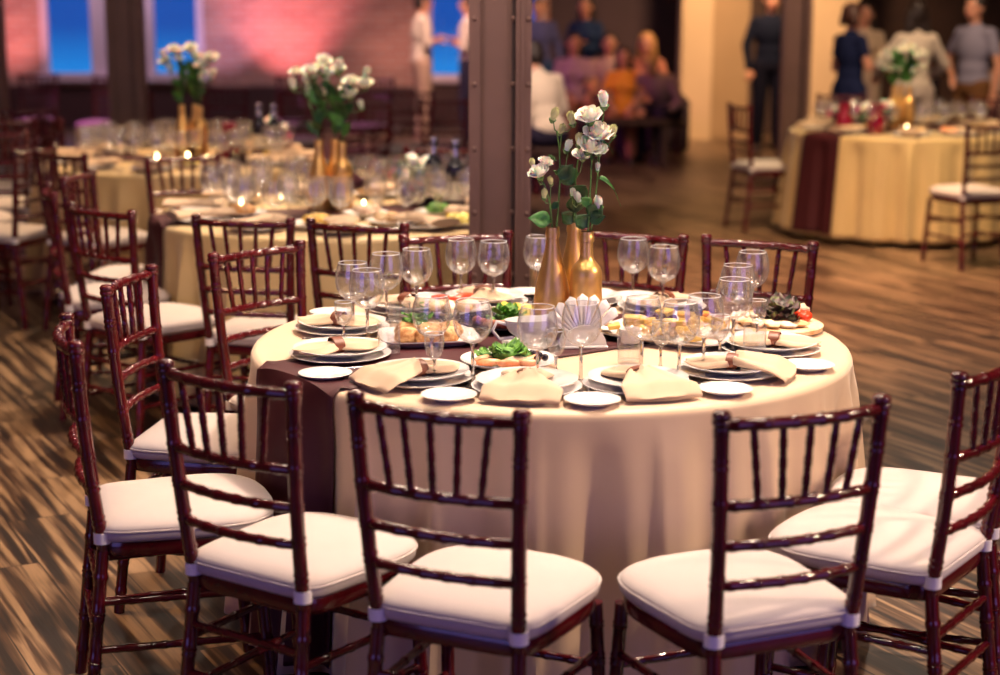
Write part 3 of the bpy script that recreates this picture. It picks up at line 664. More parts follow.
def bouquet(T, seed, where, green=.5, sc=1.0, spread=1.0, nb=3):
    rnd = random.Random(seed); x0, y0 = T
    for k, (dx, dy) in enumerate(((-.055, 0), (.05, -.02), (.01, .06))[:nb]):
        bottle('bottle_vase', SPARK if k != 1 else BORD, GOLD, (x0 + dx, y0 + dy, TZ), 'blurred gold bottle, %s of the group %s' % (('left', 'right', 'back')[k], where), group='gold bottle vases ' + where)
        heads = []; lv = []
        for j in range(7):
            a = rnd.uniform(0, 2 * PI); q_ = rnd.random() ** .5; hx = dx + .058 * spread * q_ * math.cos(a) + (dx * .9) * spread; hy = dy + .05 * q_ * math.sin(a); hz = 1.31 + .10 * q_ * math.sin(a * 2 + j) + (.03 if k == 2 else 0)
            heads.append((x0 + hx, y0 + hy, TZ + (hz - .759) * sc, rnd.uniform(.022, .033), 0 if j % 3 else 2))
        for j in range(9): lv.append(((x0 + dx, y0 + dy, TZ + .33 + .022 * j), (rnd.uniform(-.7, .7), rnd.uniform(-1, .3), 1), .11, .028, LEAFD if rnd.random() > green else LEAF, .3))
        spray((x0 + dx, y0 + dy, 1.05), [(x0 + dx, y0 + dy, 1.03), (x0 + dx * 1.1, y0 + dy, 1.12), (x0 + dx * 1.5, y0 + dy, 1.2), (x0 + dx * 1.9, y0 + dy, 1.28)], heads, lv, 'blurred white rose stem in the %s bottle %s' % (('left', 'right', 'back')[k], where), 'rose stems ' + where, seed + k * 9)
bouquet((-.745, 7.42), 3, 'on the second table', spread=1.1)
bouquet((-1.80, 9.85), 7, 'on the far left table', spread=1.1)
bouquet((2.92, 12.35), 11, 'on the right-hand table', sc=.9)

# ------------------------------------------------------------------ food
CHEESE = food_mat('yellow_cheese', (.80, .48, .08), (.85, .62, .20), 30, .5)
CUTLET = food_mat('fried_crust', (.42, .17, .05), (.70, .42, .18), 70, .6)
BREADM = food_mat('flatbread_crust', (.62, .36, .16), (.80, .62, .40), 18, .7)
MEAT = food_mat('cured_meat', (.22, .03, .02), (.55, .20, .14), 22, .4)
HERB = food_mat('parsley', (.03, .14, .02), (.16, .38, .05), 60, .6)
LETT = food_mat('dark_lettuce', (.02, .03, .015), (.10, .13, .03), 40, .5, (.07, .015, .03))
LEMON = food_mat('lemon_flesh', (.80, .62, .05), (.85, .75, .25), 30, .4)
TOM = mat('tomato_skin', (.75, .06, .02), .2)
OLIVE = mat('black_olive', (.015, .01, .02), .15)
GRAPE = mat('dark_grape', (.06, .015, .06), .2)
SALM = food_mat('salmon_flesh', (.75, .22, .07), (.85, .45, .25), 25, .35)
FISH = food_mat('pale_fish', (.75, .52, .38), (.85, .70, .58), 20, .5)
SLATE = mat('black_platter', (.02, .02, .03), .15)
PINKF = mat('pink_blossom', (.60, .05, .18), .5)
CARROT = mat('orange_fruit', (.85, .32, .03), .4)
rnd = random.Random(5)
def ruff(mb, c, r, n=14, seed=0, lift=1):   # ruffled leaf heap
    rn = random.Random(seed)
    for k in range(n):
        a = rn.uniform(0, 2 * PI); q = rn.uniform(0, r * .7); p = Vector(c) + Vector((q * math.cos(a), q * math.sin(a), rn.uniform(0, r * .6) * lift)); L = r * rn.uniform(.45, .7); rows = []
        d = Vector((math.cos(a), math.sin(a), rn.uniform(.2, 1.1))).normalized(); s = d.cross(Vector((0, 0, 1))).normalized()
        for i in range(5):
            t = i / 4; rows.append([p + d * L * t + s * L * .6 * u * (math.sin(PI * (t * .8 + .1))) + Vector((0, 0, L * .16 * math.sin(6 * u + k) * t)) for u in (-1, -.6, -.2, .2, .6, 1)])
        mb.grid(rows)
    mb.blob(Vector(c) + Vector((0, 0, r * .15)), (r * .6, r * .6, r * .3), 10, 6, seed, .4)
def dish_round(name, r, m, loc, label):
    o = empty(name, loc, 0, label, 'dish'); MB().lathe([(0, 0), (r * .55, 0), (r * .6, .004), (r * .85, .012), (r, .022), (r * .995, .0245), (r * .84, .016), (r * .58, .008), (0, .0075)], 40).build('dish_body', m, o); return o
def dish_square(r, m, loc, rz, label, ry=None):
    o = empty('serving_platter', loc, rz, label, 'dish'); ry = ry or r; mb = MB(); rows = []
    for s, z in ((.0001, 0), (.7, 0), (.74, .004), (1, .020), (1.0, .023), (.72, .010), (.0001, .009)):
        row = []
        for k in range(32):
            a = 2 * PI * k / 32; c, sn = math.cos(a), math.sin(a); row.append(Vector((math.copysign(abs(c) ** .35, c) * r * s, math.copysign(abs(sn) ** .35, sn) * ry * s, z)))
        rows.append(row)
    mb.grid(rows, closed_u=True); mb.build('platter_body', m, o); return o
def at1(x, y, z=TZ): return (T1[0] + x, T1[1] + y, z)
# food pieces are things of their own lying on their dish
def food(name, mb, m, label, cat, group=None, smooth=True): return tag(mb.build(name, m, None, smooth), label, cat, group)
# salad plate, front centre
dish_round('salad_plate', .125, CHINA, at1(-.115, -.335), 'white round plate of salad in front of the gravy boat')
c = Vector(at1(-.115, -.335, TZ + .012))
for k, (dx, dy, rz, L) in enumerate(((-.05, -.045, .3, .06), (.0, -.055, .1, .055), (-.065, -.005, .8, .05), (.045, -.05, -.2, .05), (.02, -.02, 0, .05), (.06, -.01, .6, .045))):
    mb = MB(); mb.blob(c + Vector((dx, dy, .010)), (L / 2 + .006, .014, .010), 12, 8, k, .3, Matrix.Rotation(rz, 4, 'Z')); food('salmon_slice', mb, SALM if k != 4 else FISH, ('pale' if k == 4 else 'orange') + ' salmon piece on the salad plate, ' + ('front left', 'front centre', 'left side', 'front right', 'middle', 'right side')[k], 'salmon', 'salmon pieces on the salad plate')
mb = MB(); ruff(mb, c + Vector((-.01, .025, .008)), .055, 22, 3, .5); ruff(mb, c + Vector((-.055, .02, .004)), .035, 12, 4, .5); ruff(mb, c + Vector((.04, .03, .004)), .03, 10, 7, .5); food('salad_greens', mb, HERB, 'heap of chopped green lettuce on the salad plate', 'lettuce')
for k, (dx, dy) in enumerate(((.078, .02), (.072, -.02), (.092, -.005), (.06, .045))):
    mb = MB(); mb.blob(c + Vector((dx, dy, .014)), .0095, 12, 8); food('black_olive', mb, OLIVE, 'black olive at the right rim of the salad plate', 'olive', 'olives on the salad plate')
# gravy boat + fanned napkin holder
gbt = empty('gravy_boat', at1(-.055, -.085), D(20), 'white porcelain gravy boat between salad plate and gold bottles', 'gravy boat')
mb = MB(); rows = []
for z, s in ((0, .5), (.006, .52), (.012, .36), (.022, .42), (.045, .85), (.066, 1.0), (.078, 1.04), (.076, .98), (.05, .8), (.03, .4), (.026, .01)):
    row = []
    for k in range(32):
        a = 2 * PI * k / 32; x = .072 * s * math.cos(a); y = .045 * s * math.sin(a)
        if math.cos(a) > .6 and z > .04: x += (math.cos(a) - .6) * .09 * (z / .078); zz = z + (math.cos(a) - .6) * .03
        else: zz = z
        row.append(Vector((x, y, zz)))
    rows.append(row)
b0 = mb.grid(rows, closed_u=True); mb.f.append(tuple(range(b0, b0 + 32))); mb.build('boat_body', CHINA, gbt)
MB().tube([(-.066, 0, .066), (-.098, 0, .076), (-.11, 0, .052), (-.09, 0, .028), (-.05, 0, .03)], [.005, .005, .005, .005, .005], 8).build('handle', CHINA, gbt)
mb = MB(); mb.lathe([(0, 0), (.05, 0), (.054, .004), (.078, .012), (.079, .014), (.052, .007), (0, .006)], 32, Matrix.Translation((T1[0] - .055, T1[1] - .085, TZ - .0005)));
food('saucer', mb, CHINA, 'white saucer under the gravy boat', 'saucer')
nh = empty('napkin_holder', at1(.085, -.09), D(8), 'white porcelain napkin holder beside the gravy boat', 'napkin holder')
mb = MB()
for sy in (-1, 1):
    rows = []
    for t in (0, 1):
        rows.append([Vector((.062 * math.cos(PI * k / 16), sy * (.018 + .006 * t) , .004 + .062 * math.sin(PI * k / 16))) for k in range(17)] )
    bb = mb.grid(rows); mb.f.append(tuple(range(bb, bb + 17))); mb.f.append(tuple(range(bb + 17, bb + 34)))
mb.box((0, 0, .005), (.13, .055, .01), bev=.003); mb.build('holder_body', CHINA, nh)
for j in range(7):
    mb = MB(); th = D(-52 + j * 17); rows = []
    for i in range(5):
        t = i / 4; rows.append([Vector((math.sin(th + u * .13) * (.03 + .088 * t), -.012 + j * .004 + .002 * math.cos(u * 4), .012 + math.cos(th + u * .13) * (.03 + .088 * t) * (1 if abs(u) > .5 else 1) + (.010 * (1 - abs(u)) if i == 4 else 0))) for u in (-1, -.5, 0, .5, 1)])
    mb.grid(rows); o = mb.build('paper_napkin', mat('white_paper', (.86, .83, .84), .8)); o.location = Vector(at1(.085, -.09)) + Vector((0, 0, .008)); o.rotation_euler.z = D(8)
    tag(o, 'white paper napkin of the fan in the holder, ' + ('leftmost', 'second from the left', 'left of the middle one', 'in the middle', 'right of the middle one', 'second from the right', 'rightmost')[j], 'napkin', 'paper napkins fanned in the holder')
    md = o.modifiers.new('thickness', 'SOLIDIFY'); md.thickness = .0015
# cutlet dish
dish_square(.135, CHINA, at1(-.335, -.02), D(10), 'white square dish with breaded cutlets and lettuce at the left', .115)
c = Vector(at1(-.335, -.02, TZ + .010))
for k, (dx, dy) in enumerate(((-.055, -.045), (.0, -.055), (-.06, .02), (.055, -.04), (.0, .01), (.06, .03))):
    mb = MB(); mb.blob(c + Vector((dx, dy, .018)), (.036, .029, .024), 14, 10, k, .25); food('breaded_cutlet', mb, CUTLET, 'golden breaded cutlet on the white square dish, ' + ('front left', 'front centre', 'back left', 'front right', 'middle', 'back right')[k], 'cutlet', 'cutlets on the square dish')
mb = MB(); ruff(mb, c + Vector((-.03, .045, .03)), .045, 16, 8); food('lettuce_tuft', mb, HERB, 'green lettuce tuft behind the cutlets', 'lettuce')
mb = MB(); ruff(mb, c + Vector((.06, .06, .03)), .035, 14, 9); food('lettuce_tuft', mb, LETT, 'dark herb tuft at the right of the cutlets', 'lettuce')
# meat platter
dish_round('meat_platter', .15, SLATE, at1(-.12, .19), 'black platter of cured meats, parsley and lemon left of the gold bottles')
c = Vector(at1(-.12, .19, TZ + .012))
for k in range(9):
    a = D(190 + k * 22); mb = MB(); p = c + Vector((.085 * math.cos(a), .085 * math.sin(a), .012)); u = Vector((-math.sin(a), math.cos(a), .15)) * .028
    mb.tube([p - u, p, p + u], [.010, .013, .010], 10); food('meat_roll', mb, MEAT, 'rolled slice of cured meat on the black platter', 'meat roll', 'meat rolls on the black platter')
mb = MB(); ruff(mb, c + Vector((-.0, -.01, .012)), .05, 26, 5, .8); food('parsley_bunch', mb, HERB, 'bunch of bright parsley on the black platter', 'parsley')
for k, (dx, dy) in enumerate(((.03, .045), (.06, .03), (.0, .06), (.075, .0))):
    mb = MB(); T = Matrix.Translation(c + Vector((dx, dy, .032))) @ Matrix.Rotation(.9, 4, 'X') @ Matrix.Rotation(k * .4, 4, 'Y'); mb.lathe([(0, -.002), (.022, -.002), (.023, 0), (.022, .002), (0, .002)], 20, T); food('lemon_slice', mb, LEMON, 'lemon slice standing behind the parsley', 'lemon slice', 'lemon slices on the black platter')
# cheese platter, big, right
dish_square(.20, CHINA, at1(.34, .045), D(-32), 'large white rectangular platter of cheese and fruit right of the gold bottles', .15)
c = Vector(at1(.34, .045, TZ + .011)); rnd = random.Random(8)
for k in range(44):
    dx, dy = rnd.uniform(-.16, .13), rnd.uniform(-.11, .07); R_ = Matrix.Rotation(D(-32), 4, 'Z'); q = R_ @ Vector((dx, dy, .010 + .012 * rnd.random() + (.014 if k > 14 else 0) + (.014 if k > 30 else 0)))
    mb = MB(); mb.box((0, 0, 0), (.050, .034, .013), Matrix.Translation(c + q) @ Matrix.Rotation(rnd.uniform(0, 3), 4, 'Z') @ Matrix.Rotation(rnd.uniform(-.5, .5), 4, 'X'), bev=.002); food('cheese_wedge', mb, CHEESE if k % 5 else FISH, 'yellow cheese slice on the rectangular platter', 'cheese', 'cheese slices on the rectangular platter', False)
for k in range(16):
    q = c + Vector((-.03 + rnd.uniform(-.035, .045), .075 + rnd.uniform(-.03, .03), .022 + rnd.random() * .022)); mb = MB(); mb.blob(q, (.0095, .0095, .011), 10, 8); food('grape', mb, GRAPE, 'dark grape in the bunch behind the cheese', 'grape', 'dark grapes on the cheese platter')
for k in range(14):
    q = c + Vector((.06 + rnd.uniform(-.03, .03), .085 + rnd.uniform(-.025, .025), .022 + rnd.random() * .026)); mb = MB(); mb.blob(q, (.0095, .0095, .011), 10, 8); food('olive', mb, OLIVE, 'black olive in the heap right of the grapes', 'olive', 'black olives on the cheese platter')
for k, (dx, dy, m_, nm) in enumerate(((.125, .06, PINKF, 'pink flower garnish behind the right end of the platter'), (.14, .03, CARROT, 'orange fruit piece at the right end of the platter'))):
    mb = MB(); ruff(mb, c + Vector((dx, dy, .016)), .026, 12, k + 30); food('fruit_garnish', mb, m_, nm, 'garnish')
o = empty('sauce_cup', at1(.215, -.075, TZ + .012), 0, 'small square white sauce cup at the front left of the cheese platter', 'cup')
mb = MB(); mb.lathe([(0, 0), (.024, 0), (.027, .004), (.031, .038), (.029, .038), (.025, .008), (0, .007)], 24); mb.build('cup_body', CHINA, o); MB().lathe([(0, .026), (.0265, .026), (0, .029)], 20).build('sauce', FISH, o)
mb = MB(); ruff(mb, Vector(at1(.30, .16, TZ + .012)), .03, 14, 12); food('lettuce_tuft', mb, HERB, 'small green garnish on the cheese platter behind the sauce cup', 'lettuce')
# second long platter by the right cluster
dish_square(.15, CHINA, at1(.46, .20), D(-30), 'white rectangular dish of sliced peppers behind the right glasses', .09)
for k in range(9):
    q = Vector(at1(.46, .20, TZ + .024)) + Vector((rnd.uniform(-.10, .10), rnd.uniform(-.05, .05), rnd.random() * .012)); mb = MB(); mb.blob(q, (.022, .012, .010), 10, 8, k, .3, Matrix.Rotation(rnd.uniform(0, 3), 4, 'Z'))
    food('vegetable_slice', mb, (FISH, CARROT, MEAT)[k % 3], ('pale', 'orange', 'dark red')[k % 3] + ' vegetable slice on the dish behind the right glasses', 'vegetable', 'vegetable slices behind the right glasses')
# bread/fish board at the right rear with dark lettuce
bo = empty('serving_board', at1(.64, .17), 0, 'round serving board with fish, lettuce and tomato at the right rear edge', 'board')
MB().lathe([(0, 0), (.125, 0), (.14, .006), (.142, .018), (.135, .022), (0, .022)], 44).build('board_body', BREADM, bo)
c = Vector(at1(.64, .17, TZ + .022))
for k in range(9):
    a = D(120 + k * 23); mb = MB(); q = c + Vector((.095 * math.cos(a), .085 * math.sin(a), .010)); mb.blob(q, (.038, .020, .010), 12, 8, k, .3, Matrix.Rotation(a + .6, 4, 'Z')); food('fish_slice', mb, FISH if k % 2 else BREADM, 'slice of pale fish around the lettuce on the board', 'fish slice', 'fish slices on the serving board')
mb = MB(); ruff(mb, c + Vector((.015, -.02, .008)), .062, 46, 14, 1.1); food('curly_lettuce', mb, LETT, 'heap of dark curly lettuce on the serving board', 'lettuce')
for k, (dx, dy) in enumerate(((.085, -.01), (.095, .015), (.08, .035))):
    mb = MB(); mb.blob(c + Vector((dx, dy, .016)), (.019, .019, .016), 14, 10); food('cherry_tomato', mb, TOM, 'red tomato at the right of the dark lettuce', 'tomato', 'tomatoes on the serving board')
for k, (dx, dy) in enumerate(((.05, .085), (.085, .065))):
    mb = MB(); mb.blob(c + Vector((dx, dy, .022)), (.03, .02, .02), 12, 8, k, .4); food('bread_roll', mb, FISH, 'pale roll behind the tomatoes, ' + ('left one', 'right one')[k], 'bread', 'rolls on the serving board')
# far-left dishes: pepper dish on a bowl, bread mound
dish_round('round_dish', .12, CHINA, at1(-.285, .40), 'white round dish with filled rolls and red pepper before the steel column')
c = Vector(at1(-.285, .40, TZ + .012))
for k in range(8):
    a = k * PI / 4; mb = MB(); mb.blob(c + Vector((.055 * math.cos(a), .055 * math.sin(a), .018)), (.034, .018, .016), 12, 8, k, .2, Matrix.Rotation(a, 4, 'Z')); food('filled_roll', mb, (FISH, BREADM)[k % 2], 'filled roll on the round dish before the steel column', 'roll', 'filled rolls on the round dish')
for k, (dx, dy) in enumerate(((-.03, 0), (.02, -.02), (.04, .03))):
    mb = MB(); mb.blob(c + Vector((dx, dy, .040)), (.03, .010, .007), 12, 8, k, .2, Matrix.Rotation(.3 * k, 4, 'Z')); food('pepper_slice', mb, TOM, 'red pepper strip on top of the filled rolls', 'pepper', 'red pepper strips')
mb = MB(); ruff(mb, c + Vector((-.08, -.04, .005)), .03, 12, 16); food('lettuce_tuft', mb, HERB, 'green tuft at the left of the filled rolls', 'lettuce')

# ------------------------------------------------------------------ background tables' settings
def lay_table(T, n, rot, where, seed, ng, zone=(.30, .62)):
    rn = random.Random(seed)
    for k in range(n):
        a = rot + 360 * k / n
        FARP.put(polar(T, a, .64), 0, 'blurred white plate with a napkin ' + where, 'plate', 'plates ' + where)
        FARN.put(polar(T, a, .64, TZ + .02), D(a), 'blurred cream napkin ' + where, 'napkin', 'napkins ' + where)
    pts = []
    while len(pts) < ng:
        a = rn.uniform(0, 2 * PI); r = math.sqrt(rn.uniform(zone[0] ** 2, zone[1] ** 2)); p = (T[0] + r * math.cos(a), T[1] + r * math.sin(a))
        if all((p[0] - q[0]) ** 2 + (p[1] - q[1]) ** 2 > .0066 for q in pts) : pts.append(p)
    for p in pts: FARG.put((p[0], p[1], TZ + .0), 0, 'blurred balloon wine glass ' + where, 'wine glass', 'wine glasses ' + where)
FARP = Proto(lambda: MB().lathe([(0, 0), (.07, 0), (.122, .018), (.121, .021), (.07, .007), (0, .006)], 24).build('dinner_plate', CHINA))
def far_napkin():
    m = MB(); rows = []
    for i in range(11):
        s = -1 + i / 5; wv = .022 + .055 * abs(s); rows.append([Vector((s * .13, wv * math.cos(2 * PI * k / 12), max(0, .018 + .018 * math.sin(2 * PI * k / 12)))) for k in range(12)])
    b = m.grid(rows, closed_u=True); m.f.append(tuple(range(b, b + 12))); m.f.append(tuple(range(b + 120, b + 132))); return m.build('folded_napkin', NAP)
FARN = Proto(far_napkin)
random.seed(4)
lay_table(T2, 11, 14, 'on the second table', 31, 46)
lay_table(T3, 11, 5, 'on the far left table', 32, 42)
lay_table(T4, 9, 20, 'on the right-hand table', 33, 28, (.36, .62))
def heap(T, dx, dy, kind, label, r=.10):
    z = TZ; p = (T[0] + dx, T[1] + dy, z); d = dish_round('serving_dish', r, CHINA, p, 'blurred serving dish under the ' + label)
    mb = MB(); rn = random.Random(int(abs(dx * 999) + abs(dy * 777)))
    for k in range(12): a = rn.uniform(0, 6.3); q = rn.uniform(0, r * .6); mb.blob((p[0] + q * math.cos(a), p[1] + q * math.sin(a), z + .022 + rn.uniform(0, .02)), (.028, .022, .018), 8, 6, k, .3)
    tag(mb.build('food_heap', kind), label, 'food', None, 'stuff')
heap(T2, .55, -.42, LEMON, 'yellow food at the right front of the second table', .11); heap(T2, -.05, -.50, CHEESE, 'golden pastry heap at the front of the second table', .12)
heap(T2, .25, -.40, BREADM, 'bread heap right of the front of the second table', .11); heap(T2, .12, -.15, FISH, 'pale heap before the second table bottles'); heap(T2, .42, -.10, HERB, 'green salad on the second table', .09)
heap(T2, -.4, -.15, CUTLET, 'brown food at the left of the second table'); heap(T3, .1, -.4, LEMON, 'yellow food on the far left table'); heap(T3, .45, 0, CHEESE, 'golden food on the far left table', .12)
heap(T4, -.3, -.25, LEMON, 'yellow food on the left of the right-hand table'); heap(T4, .22, -.48, SALM, 'pink food on the right-hand table', .1); heap(T4, .45, -.3, CHEESE, 'golden food on the right of the right-hand table', .1); heap(T4, -.02, -.52, BREADM, 'bread on the front of the right-hand table', .1)
WINE = mat('dark_bottle_glass', (.012, .01, .02), .08, coat=.5); LABEL = mat('cream_paper_label', (.75, .68, .55), .6); REDJ = mat('red_juice', (.22, .004, .02), .1, coat=.5); FOIL = mat('silver_foil', (.7, .7, .78), .25, .9)
def wine_bottle(x, y, lab, grp):
    o = bottle('wine_bottle', BORD, WINE, (x, y, TZ), lab, group=grp); MB().lathe([(.0437, .05), (.0441, .05), (.0441, .13), (.0437, .13)], 24, caps=False).build('label', LABEL, o); MB().lathe([(.0180, .24), (.0195, .24), (.0190, .312), (0, .312)], 16).build('foil_cap', FOIL, o)
wine_bottle(T2[0] + .40, T2[1] + .22, 'dark wine bottle with a pale label, left of the pair near the steel column', 'wine bottles on the second table'); wine_bottle(T2[0] + .50, T2[1] + .08, 'dark wine bottle with silver top, right of the pair near the steel column', 'wine bottles on the second table')
wine_bottle(T3[0] + .42, T3[1] + .25, 'dark wine bottle on the far left table, left of the pair', 'wine bottles on the far left table'); wine_bottle(T3[0] + .52, T3[1] + .16, 'dark wine bottle on the far left table, right of the pair', 'wine bottles on the far left table')
def jug(x, y, lab, m=REDJ):
    o = empty('juice_jug', (x, y, TZ), 0, lab, 'jug'); MB().lathe([(0, 0), (.05, 0), (.06, .02), (.062, .09), (.045, .15), (.04, .19), (.046, .215)], 24).build('jug_body', m, o); MB().tube([(.045, 0, .19), (.09, 0, .17), (.095, 0, .10), (.06, 0, .06)], .007, 8).build('handle', GLASS, o)
jug(T2[0] + .62, T2[1] + .13, 'red juice jug beside the steel column'); jug(T3[0] + .28, T3[1] + .02, 'red juice jug on the far left table'); jug(T4[0] - .50, T4[1] - .32, 'red juice jug on the left of the right-hand table'); jug(T4[0] - .30, T4[1] - .42, 'small red jug nearer the front of the right-hand table')
mb = MB(); ruff(mb, (T3[0] + .40, T3[1] - .15, TZ), .10, 26, 40, .8); tag(mb.build('burgundy_posy', RUN), 'dark burgundy flower posy on the far left table', 'flowers')
def posy(x, y, lab, seed, r=.12):
    o = empty('flower_posy', (x, y, TZ), 0, lab, 'flowers'); rn = random.Random(seed); MB().lathe([(0, 0), (r * .45, 0), (r * .6, .05), (r * .55, .085), (0, .08)], 20).build('pot', RUN, o)
    for m_, nm, n_ in ((LEAFD, 'foliage', 14), (PINKF, 'pink_blossoms', 10), (PETAL, 'white_blossoms', 13)):
        mb = MB()
        for k in range(n_): a = rn.uniform(0, 2 * PI); q = r * rn.random() ** .5; mb.blob((q * math.cos(a), q * math.sin(a), .12 + rn.uniform(-.03, .07) - q * .2 + (.03 if m_ is PETAL else 0)), .020 + rn.random() * .012, 8, 6, k, .4)
        mb.build(nm, m_, o)
posy(T4[0] - .42, T4[1] - .12, 'pink and white flower posy on the left of the right-hand table', 1, .15); posy(T4[0] - .22, T4[1] - .05, 'smaller pink and white posy left of the right-hand bottles', 2, .12)
posy(T3[0] + .46, T3[1] + .38, 'pink and white posy at the back right of the far left table', 3, .12); posy(T2[0] + .30, T2[1] + .30, 'white posy right of the second table bottles', 4, .10)
def candle(x, y, z, lab):
    o = empty('tea_light', (x, y, z), 0, lab, 'candle'); MB().lathe([(0, 0), (.022, 0), (.024, .002), (.024, .030), (.0225, .030), (.0225, .014), (0, .014)], 20).build('holder', GLASS, o)
    MB().lathe([(0, .0142), (.020, .0142), (.020, .020), (0, .021)], 16).build('wax', WAX, o); MB().lathe([(0, .021), (.006, .028), (.0075, .036), (.004, .048), (0, .058)], 12).build('flame', FLAME, o)
candle(T4[0] - .05, T4[1] - .30, TZ, 'lit candle before the bottles of the right-hand table')
for k, (x, y) in enumerate(((T3[0] + .06, T3[1] - .12), (T3[0] + .20, T3[1] - .30), (T2[0] - .30, T2[1] + .30), (T2[0] - .45, T2[1] + .10), (T2[0] + .10, T2[1] + .02), (T3[0] - .1, T3[1] - .2))):
    candle(x, y, TZ, 'small lit tea light ' + ('in front of the far left bottles', 'at the front of the far left table', 'at the back of the second table', 'left on the second table', 'beside the bottles of the second table', 'left of the far left bottles')[k])

# uplight fixtures on the floor by the brick
for x, nm in ((-2.85, 'floor uplight under the brightest pink patch'), (-3.35, 'floor uplight left of the pink patch'), (-6.35, 'floor uplight in the left corner'), (-1.3, 'floor uplight at the brown brick')):
    o = empty('floor_uplight', (x, 20.98, 0), 0, nm, 'lamp'); MB().lathe([(0, 0), (.09, 0), (.09, .10), (.075, .12), (.07, .10), (0, .10)], 20).build('lamp_body', IROND, o)

# ------------------------------------------------------------------ people
def capsule(mb, a, b, ra, rb, n=14):
    a = Vector(a); b = Vector(b); d = (b - a)
    if d.length < 1e-5: d = Vector((0, 0, 1e-4))
    u = d.normalized(); pts = []; rad = []
    for i in range(5):
        t = PI / 2 * i / 4; pts.append(a - u * ra * math.cos(t)); rad.append(max(1e-4, ra * math.sin(t)))
    for i in range(5):
        t = PI / 2 * i / 4; pts.append(b + u * rb * math.sin(t)); rad.append(max(1e-4, rb * math.cos(t)))
    mb.tube(pts, rad, n)
def remesh(mb, name, m, parent, vox=.011, sm=6):
    o = mb.build(name, m, parent); r = o.modifiers.new('r', 'REMESH'); r.mode = 'VOXEL'; r.voxel_size = vox; r.use_smooth_shade = True
    s = o.modifiers.new('s', 'SMOOTH'); s.iterations = sm; s.factor = .5
    dg = bpy.context.evaluated_depsgraph_get(); me = bpy.data.meshes.new_from_object(o.evaluated_get(dg)); old = o.data
    o.modifiers.clear(); o.data = me; me.name = name; bpy.data.meshes.remove(old)
    me.polygons.foreach_set('use_smooth', [True] * len(me.polygons)); return o
